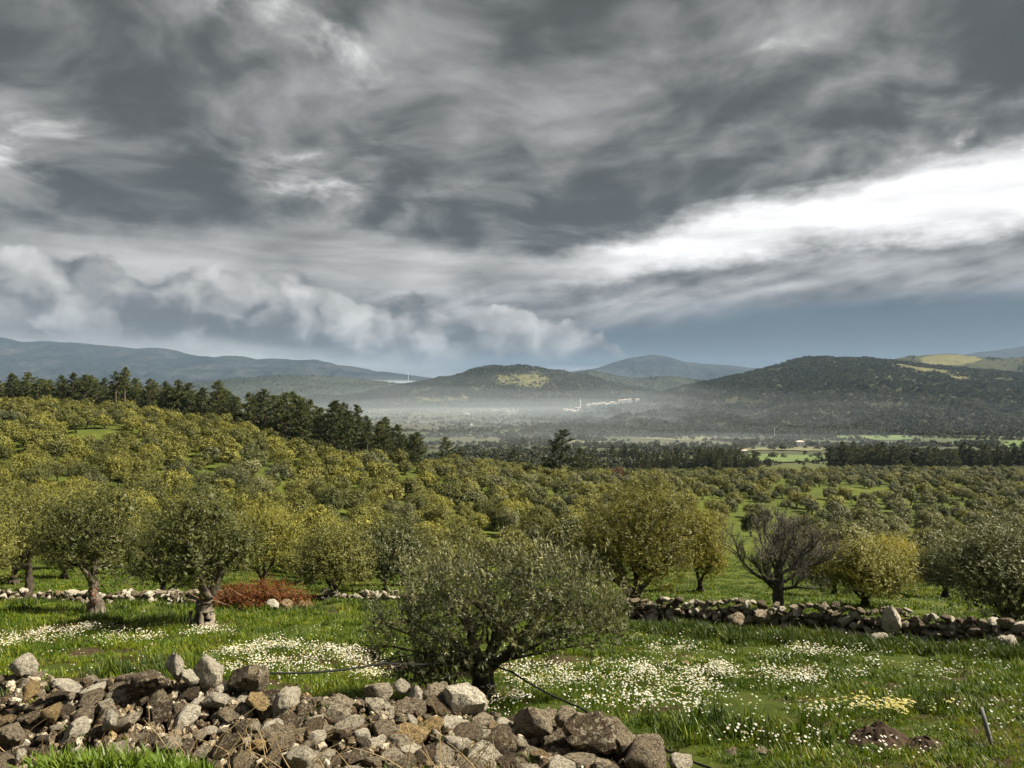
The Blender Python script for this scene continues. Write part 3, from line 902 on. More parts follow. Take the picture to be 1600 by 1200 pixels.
def olive_meshes(seed, W, H, fork, r, n_shoot, per, slen, llen, lwid, nl=14, leaf=None, bark=None, core=900, core_leaf=(0.24, 0.10), lean=(0, 0), lobes=None, cfrac=0.72, upward=0.6, tip=0.4, tang=0.0, lr=.2):
    rng = np.random.default_rng(seed); prg = random.Random(seed)
    Hc = H * cfrac
    if lobes is None: lobes = make_lobes(prg, nl, W, Hc, H - Hc / 2, W * lr)
    parts = [shoots(rng, lobes, n_shoot, per, slen, llen, lwid, upward=upward, shell=(0.75 if tang > .7 else 0.5) if tang else 0.35, tip=tip, tang=tang)]
    if core: parts.append(shoots(rng, [(q[0], q[1], q[2], q[3] * 0.82) for q in lobes], core, 1, 0.1, core_leaf[0], core_leaf[1], upward=0.1, shell=0.05, spread=1.2, tang=tang))
    v, f, t = join(parts)
    # hollows and ragged edges: whole sprays are missing here and there
    q_ = v.reshape(-1, 4, 3).mean(1); fr = 5.0 / W
    hol = fbm(q_[:, 0] * fr + q_[:, 2] * fr * .6 + seed, q_[:, 1] * fr - q_[:, 2] * fr * .8, 3, seed) > -.30
    v = v.reshape(-1, 4, 3)[hol].reshape(-1, 3); t = t.reshape(-1, 4)[hol].ravel(); f = np.arange(len(v)).reshape(-1, 4)
    cr = mesh_obj('crown', v, f, leaf or M_OLIVE, attrs={'tint': t}, link=False)
    mb = olive_wood(prg, lobes, fork, r, lean)
    tk = mb.build('trunk', bark or M_BARK_DARK, smooth=True, link=False)
    return tk.data, cr.data


def tree_thing(name, meshes, loc, label, cat='tree', group=None, rz=0.0, s=1.0, sz=None, trunk='trunk', squash=None):
    o = thing(name, loc, label, cat, group, rz)
    sc = (s, s, sz or s)
    put(trunk, meshes[0], o, scl=sc); put('crown', meshes[1], o, scl=sc)
    if squash: o.scale = squash
    return o


# the trees that stand nearest, each built by itself ----------------------------------------------
# spreading olive behind the wall: wide, low on its left side, feathery shoots on top
c_Y = 11.0
cx0 = at(757, c_Y); cz0 = float(gz(cx0, c_Y))
def cl(px, py, r, dy=0.0, Y=c_Y):
    return (at(px, Y) - cx0, dy, zpic(py, Y) - cz0, r)
lob = [cl(640, 972, .34), cl(605, 1002, .24, -.2), cl(640, 1032, .26, -.35), cl(688, 1015, .32, -.45), cl(672, 935, .30, .3), cl(715, 912, .30, -.2), cl(700, 960, .36, -.5),
       cl(762, 900, .30, .25), cl(770, 945, .38, -.5), cl(822, 895, .32, -.1), cl(850, 930, .36, -.3), cl(893, 915, .30, .35), cl(912, 952, .30, -.2), cl(945, 978, .24, .1), cl(870, 968, .28, -.45), cl(962, 965, .20, .4), cl(930, 925, .26, .5), cl(968, 995, .16, .2), cl(590, 985, .2, .3),
       cl(815, 965, .30, -.6), cl(755, 975, .30, .5), cl(820, 930, .36, .75), cl(700, 960, .36, .8), cl(640, 985, .32, .6), cl(890, 950, .32, .8), cl(610, 1035, .20, .15), cl(660, 1050, .20, -.1), cl(700, 1035, .24, -.5), cl(735, 1010, .24, -.6), cl(655, 1025, .26, -.5), cl(835, 1000, .18, -.3), cl(885, 1000, .18, .1), cl(925, 1005, .16, 0)]
lob2 = [q for q in lob if q[2] > 1.15] + [cl(655, 935, .24), cl(690, 905, .22, -.3), cl(650, 945, .22, -.2), cl(840, 890, .22, -.3), cl(700, 900, .22, -.1), cl(940, 960, .2), cl(668, 925, .14, -.3), cl(700, 885, .12, -.2), cl(740, 900, .12, -.4), cl(855, 905, .14, -.3), cl(905, 915, .14, -.2), cl(955, 965, .14)]
_r = np.random.default_rng(17)
_a = shoots(np.random.default_rng(101), lob, 1250, 22, 0.34, 0.070, 0.017, upward=.6, shell=.4, tip=.35)
_b = shoots(np.random.default_rng(102), lob2, 420, 30, 0.56, 0.070, 0.016, upward=1.2, shell=.6, tip=.8, spread=.6)  # upper shoots tinted lighter: painted sunlight on the crown top
_c = shoots(np.random.default_rng(103), [(q[0], q[1], q[2], q[3] * .8) for q in lob], 1500, 1, .1, .13, .05, upward=.1, shell=.05, spread=1.2)
_v, _f, _t = join([_a, _b, _c])
_q = _v.reshape(-1, 4, 3).mean(1); _h = fbm(_q[:, 0] * 1.9 + _q[:, 2] * .9, _q[:, 2] * 1.9 - _q[:, 1] * 1.2, 3, 12) > -.24
_v = _v.reshape(-1, 4, 3)[_h].reshape(-1, 3); _t = _t.reshape(-1, 4)[_h].ravel(); _f = np.arange(len(_v)).reshape(-1, 4)
c_tree = (None, mesh_obj('crown', _v, _f, M_OLIVE_LIT_TIPS, attrs={'tint': _t}, link=False).data)
# its trunk is split low: rebuild the wood by hand
prg = random.Random(7); mb = MB()
mb.tube([(0.03, 0, -.35), (0.0, 0, 0), (-.04, .0, .28), (-.02, 0, .5)], [.26, .20, .17, .19], 10, wob=.12, rng=prg)
mb.tube([(0.10, -.08, -.35), (.10, -.06, .0), (.09, -.05, .25), (.05, 0, .45)], [.10, .085, .08, .06], 8, wob=.1, rng=prg)
fork = Vector((-.02, 0, .45)); mains = []
for tip_ in ((-.75, -.1, 1.05), (-.35, .35, 1.45), (.15, -.2, 1.5), (.6, .15, 1.35), (.85, -.1, 1.2), (-.9, -.1, .75)):
    mains.append(limb(mb, fork, tip_, .105, .045, prg, sides=7, sag=.10))
for q in lob:
    pl = min(mains, key=lambda p_: (p_[-1] - Vector(q[:3])).length)
    limb(mb, pl[prg.randint(2, 6)], q[:3], .035, .008, prg, sides=5)
    for _ in range(3):
        d = Vector((prg.uniform(-1, 1), prg.uniform(-1, 1), prg.uniform(-.2, 1))).normalized()
        limb(mb, q[:3], Vector(q[:3]) + d * q[3], .010, .003, prg, sides=4, seg=3)
wood = mb.build('trunk', M_BARK_DARK, smooth=True, link=False)
tree_thing('olive_tree', (wood.data, c_tree[1]), (cx0, c_Y, cz0), 'low spreading silvery olive with feathery shoots right behind the stone wall', group='olive trees')

NEAR = []          # (x, y, radius): kept clear of the planted grove
def near_olive(px, Y, W, H, seed, label, leaf, fork=1.3, r=0.17, bark=None, nl=15, n=1500, per=18, rz=0.0, lean=(0, 0), base_z=None, cfrac=0.82, ll=(0.092, 0.025)):
    W -= .35; H -= .2
    m = olive_meshes(seed, W, H, fork, r, n, per, 0.45, ll[0], ll[1], nl=nl, leaf=leaf, bark=bark, core=2200, core_leaf=(0.18, 0.08), tang=.45, lean=lean, cfrac=cfrac, upward=0.7)
    p = gpt(px, Y)
    if base_z is not None: p.z = base_z
    NEAR.append((p.x, p.y, W / 2))
    return tree_thing('olive_tree', m, p, label, group='olive trees', rz=rz)


t1 = near_olive(150, 24.3, 4.3, 4.5, 201, 'olive tree with a red number painted on its pale trunk', M_OLIVE, 1.1, 0.19, M_BARK, lean=(-.1, 0), cfrac=.88, nl=18)
t2 = near_olive(312, 20.3, 4.1, 4.2, 202, 'big olive with a thick twisted grey trunk beside the rusty brush pile', M_OLIVE, 1.0, 0.25, M_BARK, lean=(.22, 0), cfrac=.88, nl=18)
near_olive(522, 30.5, 4.4, 3.2, 203, 'round bushy olive behind the rusty brush pile, foliage down to the grass', M_OLIVE, 0.5, 0.14, cfrac=0.93, nl=17)
near_olive(1000, 24.6, 5.0, 4.75, 204, 'tall golden olive behind the wall, right of the low silvery one', M_OLIVE_SUNLIT_BRIGHT, 0.55, 0.22, M_BARK_DARK, nl=24, cfrac=0.97, n=2100, lean=(-.25, 0))
near_olive(1094, 35, 3.1, 4.4, 205, 'smaller golden olive half hidden behind the tall golden one', M_OLIVE_SUNLIT_BRIGHT, 0.6, 0.14, nl=14, cfrac=0.95)
near_olive(1352, 26.5, 3.4, 2.5, 206, 'bushy low olive close behind the bare tree', M_OLIVE, 0.3, 0.12, nl=15, cfrac=0.99)
near_olive(1402, 34.5, 3.4, 2.8, 207, 'yellowish olive between the bushy low one and the open grass', M_OLIVE_SUNLIT_BRIGHT, 0.4, 0.13, nl=15, cfrac=0.96)
near_olive(1568, 19.2, 3.8, 2.95, 208, 'dark grey-green olive at the right edge with a slanting limb', M_OLIVE_SHADED, 0.5, 0.2, M_BARK_DARK, nl=20, cfrac=0.96, lean=(.2, 0))
near_olive(45, 33, 4.6, 5.0, 209, 'tall olive with a thin dark trunk at the left edge', M_OLIVE, 1.5, 0.13, M_BARK_DARK, nl=18, cfrac=0.85)
near_olive(410, 37, 4.6, 4.6, 210, 'olive showing between the twisted trunk and the round bushy one', M_OLIVE_SUNLIT, 0.5, 0.15, nl=17, cfrac=0.95)
near_olive(628, 41, 4.2, 4.0, 211, 'dusky olive left above the low silvery one', M_OLIVE, 0.5, 0.14, nl=17, cfrac=0.95)
near_olive(255, 31, 3.8, 3.6, 212, 'dark olive in the gap between the two front trunks', M_OLIVE, 0.5, 0.13, nl=17, cfrac=0.95)
near_olive(-70, 25, 4.4, 4.2, 213, 'olive cut by the left edge of the view', M_OLIVE, 0.7, 0.16, nl=17, cfrac=.95)
near_olive(100, 40, 4.6, 4.2, 214, 'leafy olive standing behind the painted trunk tree', M_OLIVE_SUNLIT, 0.5, 0.14, nl=17, cfrac=.96)
near_olive(340, 41, 4.4, 4.0, 215, 'leafy olive standing behind the twisted trunk tree', M_OLIVE, 0.5, 0.14, nl=17, cfrac=.96)
near_olive(1305, 32, 2.7, 2.2, 216, 'dusky low olive touching the bare tree on its right', M_OLIVE, 0.3, 0.11, nl=14, cfrac=.99)
near_olive(1478, 31, 2.8, 2.2, 217, 'low olive left of the right edge one, further back', M_OLIVE_SHADED, 0.4, 0.12, nl=14, cfrac=.97)

# red figures painted on the left trunk
base1 = Vector(t1.location)
mb = MB()
def stroke(pts, r=0.010):
    mb.tube(pts, [r] * len(pts), 5)
def on_trunk(u, h):            # point on the camera side of the trunk
    rr = 0.245
    d_ = math.sqrt(max(rr * rr - u * u, 0.001)) + 0.006      # towards the eye: the trunk stands to the left
    return Vector((-.04 + .87 * u + .49 * d_, .49 * u - .87 * d_, h - .12))
for c_, q in ((0.98, 1), (0.86, 1)):
    stroke([on_trunk(-.015 + 0.062 * math.cos(a), c_ + 0.062 * math.sin(a)) for a in np.linspace(0, 2 * PI, 13)])
for c_ in (0.70, 0.57):
    stroke([on_trunk(-.02 + 0.07 * math.cos(a), c_ + 0.066 * math.sin(a)) for a in np.linspace(2.4, -1.5 if c_ > .6 else -2.4, 11)])
mb.build('painted_number', M_PAINT, t1)['label'] = 'red figures 8 over 3 painted on the trunk'

# bare tree: many dark rising limbs, pale dead twigs -------------------------------------------------
M_TWIG = bark_material('dead_twig', (0.055, 0.046, 0.040), (0.17, 0.15, 0.125), 5.0)
def bare_tree():
    rng = random.Random(31)
    p = gpt(1216, 24.6)
    NEAR.append((p.x, p.y, 2.0))
    o = thing('bare_tree', p, 'leafless dark tree with upswept branches behind the right stone wall', 'tree')
    mb = MB()
    mb.tube([(0, 0, -.3), (.02, 0, .25), (-.02, 0, .6), (0.03, .02, 1.05), (.02, 0, 1.5)], [.23, .18, .16, .15, .13], 9, wob=.15, rng=rng)
    mb.build('trunk', M_BARK_DEAD, o, smooth=True)
    tw = MB(); br = MB()
    def grow(a, d, L, r, depth):
        d = Vector(d).normalized()
        pts = [Vector(a)]; dd = d.copy()
        for i in range(5):
            dd = (dd + Vector((rng.uniform(-1, 1), rng.uniform(-1, 1), rng.uniform(-.7, 1.0))) * (0.26 + .06 * depth)).normalized()
            pts.append(pts[-1] + dd * L / 5)
        r1 = r * 0.45
        (br if depth < 2 else tw).tube(pts, [r + (r1 - r) * i / 5 for i in range(6)], 6 if depth < 2 else 4, wob=.12, rng=rng)
        if depth >= 3: return
        for k in range([7, 7, 6][depth]):
            i = rng.randint(1, 5)
            nd = (dd * 0.55 + Vector((rng.uniform(-1, 1), rng.uniform(-1, 1), rng.uniform(0.0, 1.15))) * 0.9).normalized()
            grow(pts[i], nd, L * rng.uniform(.42, .68), max(r1 * 0.8, .006), depth + 1)
    for i, (hx, hz_, vx, vy, vz, L) in enumerate(((0, .75, -1, .1, .75, 1.5), (0, .9, -.75, -.3, .9, 1.6), (0, 1.1, -.25, .5, 1, 1.5), (0.02, 1.25, .2, -.3, 1, 1.5), (.02, 1.3, .85, .1, .55, 1.7), (.02, 1.35, 1, -.3, .25, 1.6), (.02, 1.0, 1, .3, .1, 1.7), (0, 1.2, .5, .5, 1, 1.4), (-.02, .95, -1.2, .3, .12, 1.8), (.02, .8, .9, -.4, .05, 1.3), (0, 1.4, 0, .1, 1, 1.5), (0, 1.4, .35, .1, 1, 1.5))):
        grow((hx, 0, hz_), (vx, vy, vz), L * .92, .06, 0)
    br.build('branches', M_BARK_DEAD, o, smooth=True)
    tw.build('twigs', M_TWIG, o)
bare_tree()

# pines -----------------------------------------------------------------------------------------
def pine_meshes(seed, H, W, bare=0.2, levels=15, sparse=1.0, top=0.35):
    rng = np.random.default_rng(seed); prg = random.Random(seed); mb = MB()
    lean = (prg.uniform(-.3, .3), prg.uniform(-.3, .3))
    ax = lambda h: Vector((lean[0] * (h / H) ** 2 * 2, lean[1] * (h / H) ** 2 * 2, h))
    r0 = H * 0.017 + 0.03
    mb.tube([ax(H * t) - Vector((0, 0, .4 if t == 0 else 0)) for t in np.linspace(0, .97, 9)], [r0 * (1 - t * .85) for t in np.linspace(0, 1, 9)], 7, wob=.06, rng=prg)
    P_, Dv = [], []
    for l in range(levels):
        t = l / (levels - 1); h = H * (bare + (0.98 - bare) * t)
        reach = W / 2 * (min(1.0, 0.55 + t * 2.2) * (1 - t) ** 0.62 + 0.06)
        for k in range(prg.choice([4, 5, 6, 6])):
            if prg.random() > 0.9 * sparse: continue
            a = prg.uniform(0, 2 * PI); L = reach * prg.uniform(0.55, 1.15)
            d = Vector((math.cos(a), math.sin(a), prg.uniform(-.02, .45) + 0.35 * t))
            p0 = ax(h); p1 = p0 + d * L
            limb(mb, p0, p1, r0 * .30 * (1 - .6 * t), .012, prg, sides=4, seg=3, sag=.05)
            nc = max(2, int(L / 0.42))
            for c_ in range(nc):
                q = 0.3 + 0.7 * (c_ + 1) / nc
                P_.append(p0 + d * L * q + Vector((prg.gauss(0, .2), prg.gauss(0, .2), prg.gauss(.1, .12)))); Dv.append(d)
    for k in range(5): P_.append(ax(H * (0.97 - .03 * k)) + Vector((prg.gauss(0, .12), prg.gauss(0, .12), 0))); Dv.append(Vector((0, 0, 1)))
    P_ = np.array([tuple(p) for p in P_]); Dv = unit(np.array([tuple(p) for p in Dv]))
    n = 17; m = len(P_)
    d = unit(rng.normal(size=(m, n, 3)) * np.array([1, 1, .6]) + np.array([0, 0, .65]) + Dv[:, None, :] * .5)
    nr = unit(rng.normal(size=(m, n, 3)) + np.array([0, 0, .8]))
    nr = unit(nr - d * (nr * d).sum(-1, keepdims=True))
    pos = np.repeat(P_[:, None, :], n, 1) + rng.normal(size=(m, n, 3)) * np.array([.16, .16, .08])
    tint = (rng.uniform(0, .7, m)[:, None] + rng.uniform(-.2, .35, (m, n))).ravel()
    v, f, t = leaves_to_mesh(pos.reshape(-1, 3), d.reshape(-1, 3), nr.reshape(-1, 3), rng.uniform(.38, .70, m * n) * (H / 12) ** .3, rng.uniform(.11, .20, m * n), tint)
    cr = mesh_obj('crown', v, f, M_PINE, attrs={'tint': t}, link=False)
    tk = mb.build('trunk', M_BARK_PINE, smooth=True, link=False)
    return tk.data, cr.data


PINES = [pine_meshes(301, 13, 8.6, .08, 17), pine_meshes(302, 14, 8.0, .12, 18), pine_meshes(303, 12, 9.2, .06, 16), pine_meshes(304, 15, 7.4, .16, 18), pine_meshes(305, 11, 8.4, .05, 15), pine_meshes(306, 15, 4.4, .58, 9, .9)]
ORD = ['first', 'second', 'third', 'fourth', 'fifth', 'sixth', 'seventh', 'eighth', 'ninth', 'tenth', 'eleventh', 'twelfth']


def name_row(items, phrase, limit=6):
    """items sorted from left to right that share a phrase: tell each one apart by its place among them"""
    n = len(items)
    for i, o in enumerate(items):
        if n == 1: o['label'] = phrase('')
        elif i == 0: o['label'] = phrase('leftmost of ')
        elif i == n - 1: o['label'] = phrase('rightmost of ')
        else: o['label'] = phrase(ORD[i] + ' from left of ' if i < 12 else '')


rnd = random.Random(77)
wood_ = []
# the pine wood along the ridge: (photo x, distance) of its front, growing nearer to the right
front = [(-90, 214, 1), (0, 214, 1), (100, 212, 1), (200, 208, 1), (300, 200, 1), (400, 184, 1), (500, 162, 1), (600, 168, 1), (660, 180, .8)]
fx = [f_[0] for f_ in front]
for row in range(4):
    px = -95 + rnd.uniform(0, 15)
    while px < 668 - row * 6:
        Y = np.interp(px, fx, [f_[1] for f_ in front]) + row * 7.5 + rnd.uniform(-2.5, 2.5)
        k = np.interp(px, [-100, 100, 330, 400, 500, 560, 600, 668], [.78, .78, .86, .86, .92, .86, .76, .5])
        wood_.append((px, float(Y), float(k) * rnd.uniform(.80, 1.12), row))
        px += rnd.uniform(15, 25) * (1.0 if px < 350 else 1.3) * (1 + .10 * row)
pine_objs = []
for px, Y, k, row in wood_:
    i = rnd.randrange(5); H = [13, 14, 12, 15, 11][i]
    p = gpt(px, Y)
    o = tree_thing('pine_tree', PINES[i], p, None, 'tree', 'pines of the wood on the ridge', rnd.uniform(0, 6.28), k * 12.6 / H)
    pine_objs.append((px, Y, k, row, o))
for px, Y, k in ((181, 203, .95), (195, 202, 1.05)):
    p = gpt(px, Y)
    pine_objs.append((px, Y, 9, 9, tree_thing('pine_tree', PINES[5], p, None, 'tree', 'pines of the wood on the ridge', rnd.uniform(0, 6.28), k * .82)))
# single pines standing in and beyond the grove
for px, Y, hpx, i, lab in ((875, 205, 78, 2, 'broad dark pine standing tall in the middle of the grove'), (906, 215, 50, 4, 'lower pine leaning on the broad dark one from its right'), (928, 222, 40, 4, 'small pine right of the broad dark one and its neighbour'),
                           (803, 250, 40, 4, 'bushy young pine at the edge of the grove, left of the broad dark one'), (776, 255, 32, 0, 'slim young pine on the grove edge against the mist'), (757, 255, 34, 4, 'rounded young pine on the grove edge'), (721, 240, 34, 2, 'squat young pine past the right end of the pine wood'),
                           (1001, 260, 42, 0, 'pointed dark pine beside the rust brown tree'), (697, 225, 46, 2, 'flat topped pine just past the right end of the pine wood'), (1418, 300, 30, 4, 'dark pine alone in the right grove before the tree belt'), (1120, 330, 26, 4, 'small dark pine at the far edge of the right grove')):
    H = [13, 14, 12, 15, 11][i]; p = gpt(px, Y); s = hpx / FPX * Y / H
    tree_thing('pine_tree', PINES[i], p, lab, 'tree', 'single pines in the grove', rnd.uniform(0, 6.28), s)
    NEAR.append((p.x, p.y, 2.5))
# dark tree belts across the valley edge
belt = []
for (x0_, x1_, Y0_, Y1_, h0, nm) in ((1300, 1640, 420, 400, 12.5, 'right tree belt'), (1010, 1182, 430, 425, 10.5, 'centre tree belt'), (955, 1005, 560, 560, 11, 'small valley clump')):
    for row in range(2):
        px = x0_ + rnd.uniform(0, 6)
        while px < x1_:
            Y = Y0_ + (Y1_ - Y0_) * (px - x0_) / (x1_ - x0_) + row * 13 + rnd.uniform(-4, 4)
            i = rnd.randrange(5); H = [13, 14, 12, 15, 11][i]
            p = gpt(px, Y)
            o = tree_thing('pine_tree', PINES[i], p, None, 'tree', 'pines of the dark belts by the valley fields', rnd.uniform(0, 6.28), h0 * rnd.uniform(.75, 1.12) / H * 1.15)
            belt.append((px, row, nm, o)); px += rnd.uniform(9, 17) * (1.25 if row else 1)

marks = [(-999, 'left end'), (70, 'above the golden slope'), (150, 'left of two bare trunks'), (205, 'right of two bare trunks'), (280, 'left of its middle'), (350, 'in the thick middle'), (420, 'in its right half'), (480, 'tallest part'), (545, 'on its right shoulder'), (610, 'right end')]
def zone(px, tbl):
    r = tbl[0][1]
    for x_, n_ in tbl:
        if px >= x_: r = n_
    return r
buckets = {}
for px, Y, k, row, o in pine_objs:
    if row == 9: continue
    depth = ['front row', 'second row', 'third row', 'last row'][row]
    buckets.setdefault((zone(px, marks), depth), []).append((px, o))
for (z_, d_), L in buckets.items():
    L.sort(key=lambda a: a[0])
    name_row([a[1] for a in L], lambda w: (w + f'ridge wood pines, {d_}, {z_}') if w else f'pine in the {d_} of the ridge wood {z_}')
bt_ = [a[4] for a in pine_objs if a[3] == 9]
bt_[0]['label'] = 'thin bare trunked pine, the left and paler of two, in front of the wood'
bt_[1]['label'] = 'tall bare trunked pine, the right one of two, in front of the wood'
buckets = {}
bm_ = [(-999, 'left end'), (1050, 'left half'), (1100, 'right half'), (1145, 'right end'), (1290, 'left end'), (1350, 'left of the white cottages'), (1410, 'by the white cottages'), (1470, 'right of the white cottages'), (1540, 'by the view edge')]
for px, row, nm, o in belt: buckets.setdefault((nm, row, zone(px, bm_)), []).append((px, o))
for (nm, row, z_), L in buckets.items():
    L.sort(key=lambda a: a[0]); d_ = ('front', 'back')[row]
    name_row([a[1] for a in L], lambda w: (w + f'{d_} row pines, {nm}, {z_}') if w else f'{d_} row pine of the {nm}, {z_}')

# ------------------------------------------------------------------ the olive grove
MID = {}
for nm, lf in (('green', M_OLIVE), ('gold', M_OLIVE_SUNLIT), ('grey', M_OLIVE_SHADED)):
    MID[nm] = [olive_meshes(400 + i * 7, [4.6, 4.2, 5.0, 4.4, 3.8, 4.8][i], [3.9, 4.3, 3.5, 4.0, 3.7, 3.6][i], 0.6, 0.13, 1450, 6, 0.16, 0.15, 0.070, nl=[18, 22, 15, 20, 12, 26][i], leaf=lf, core=1300, core_leaf=(0.26, 0.14), cfrac=[.96, .9, .98, .86, .97, .93][i], upward=.5, tip=.55, tang=.9, lr=.155) for i in range(6)] if nm == 'green' else []
for nm, lf in (('gold', M_OLIVE_SUNLIT), ('grey', M_OLIVE_SHADED)):
    for tk, cr in MID['green']:
        c2 = cr.copy(); c2.materials[0] = lf; MID[nm].append((tk, c2))
FAR = {}
for nm, lf in (('green', M_OLIVE), ('gold', M_OLIVE_SUNLIT), ('grey', M_OLIVE_SHADED)):
    FAR[nm] = [olive_meshes(500 + i * 11, 4.6, 3.8, 0.5, 0.15, 760, 4, 0.15, 0.24, 0.12, nl=[15, 18, 13][i], leaf=lf, core=600, core_leaf=(0.36, 0.22), cfrac=.96, upward=.5, tip=.55, tang=.9, lr=.165) for i in range(3)] if nm == 'green' else []
for nm, lf in (('gold', M_OLIVE_SUNLIT), ('grey', M_OLIVE_SHADED)):
    for tk, cr in FAR['green']:
        c2 = cr.copy(); c2.materials[0] = lf; FAR[nm].append((tk, c2))

# open places in the grove: (photo x, distance, half width, half depth in metres)
OPEN = [(150, 148, 6, 9), (755, 88, 3.2, 12), (862, 150, 5, 12), (1185, 46, 4.0, 9), (1170, 66, 4.5, 14), (1165, 95, 5.5, 14), (1255, 62, 4, 8), (1150, 130, 7, 16), (1215, 155, 7, 14), (1300, 180, 6, 12), (1500, 26, 3.0, 5), (1460, 33, 2.2, 5), (1330, 205, 9, 10), (1290, 95, 3, 8), (1420, 110, 2.5, 6),
        (640, 150, 2, 10), (320, 190, 3, 5), (590, 29, 4, 3)]
def in_open(x, y):
    for px, Y, a, b_ in OPEN:
        if ((x - at(px, Y)) / a) ** 2 + ((y - Y) / b_) ** 2 < 1: return True
    return False
def behind_wood(px, Y): return px < 690 and Y > np.interp(px, fx, [f_[1] for f_ in front]) - 5

gr = random.Random(19)
spots = []
for ring in range(0, 1):
    y = 36.5
    row = 0
    while y < 400:
        pxm = -60.0; sp = 4.1
        x = at(-300, y) + gr.uniform(0, 4)
        while x < at(1900, y):
            px = 800 + x / y * FPX
            right = sstep(px, 900, 1120)
            step = (4.7 + 1.6 * float(right)) * (1.0 if y > 60 else .95)
            X = x + gr.uniform(-1.2, 1.2); Yv = y + gr.uniform(-1.3, 1.3)
            ok = not in_open(X, Yv) and not behind_wood(px, Yv) and all((X - n_[0]) ** 2 + (Yv - n_[1]) ** 2 > (n_[2] + 1.7) ** 2 for n_ in NEAR)
            lim = np.interp(px, [-300, 0, 600, 700, 900, 1100, 1290, 1300, 1600], [205, 215, 235, 265, 300, 345, 360, 395, 395])
            if Yv > lim: ok = False
            if float(fbm(X / 22, Yv / 34, 2, 44)) < (-0.44 if px < 900 else -0.24): ok = False
            if right > .5 and gr.random() < .16: ok = False
            if 1105 < px < 1265 and 36 < Yv < 112 and gr.random() < .80: ok = False
            if px > 1040 and Yv < 34: ok = False
            if 660 < px < 905 and Yv < 50: ok = False
            if ok: spots.append((X, Yv, px))
            x += step * gr.uniform(.9, 1.12)
        y += 5.0
        row += 1
def tone(px, Y, X):
    n_ = float(fbm(X / 30, Y / 30, 2, 91)) + gr.uniform(-.6, .6)
    g_ = np.interp(px, [0, 500, 900, 1150, 1600], [.42, .28, .12, .0, -.06]) + n_ * .55  # painted light: sunlit tint towards the left, shaded tint towards the right
    return 'gold' if g_ > .30 else ('green' if g_ > -.02 else 'grey')
spots = [(X, Y, px, tone(px, Y, X), gr.uniform(.66, 1.2) * (1 - .06 * float(sstep(px, 1000, 1150))), gr.uniform(0, 6.28), gr.randrange(12)) for X, Y, px in spots]
spots.sort(key=lambda s_: s_[1])
inview = [s_ for s_ in spots if -25 < s_[2] < 1625]
N_SINGLE = 280
single, rest = inview[:N_SINGLE], inview[N_SINGLE:] + [s_ for s_ in spots if not -25 < s_[2] < 1625]
buckets = {}
zx = [(-999, 'above the painted trunk'), (180, 'above the twisted trunk'), (330, 'above the rusty brush pile'), (470, 'above the round bushy olive'), (600, 'above the low silvery olive'), (760, 'below the broad dark pine'), (900, 'behind the tall golden olive'), (1060, 'above the bare tree'), (1290, 'right of the bare tree'), (1440, 'above the right edge olive')]
for X, Y, px, tn, s_, rz, vi in single:
    o = tree_thing('olive_tree', MID[tn][vi % 6], (X, Y, float(gz(X, Y)) - .1), None, 'tree', 'olive trees', rz, s_, s_ * gr.uniform(.85, 1.15), squash=(gr.uniform(.85, 1.15), gr.uniform(.85, 1.15), 1))
    look = {'gold': 'golden', 'green': 'green', 'grey': 'grey-green'}[tn]
    dist = int((Y - 28) // 9)
    buckets.setdefault((zone(px, zx), look, dist), []).append((px, o))
for (z_, look, dist), L in buckets.items():
    L.sort(key=lambda a: a[0]); d_ = (ORD[dist] if dist < 12 else 'last') + ' rank'
    name_row([a[1] for a in L], lambda w: (w + f'{look} olives in the {d_} {z_}') if w else f'{look} olive in the {d_} of the grove {z_}')
print('olives single', len(single), 'rest', len(rest), 'split Y', single[-1][1])


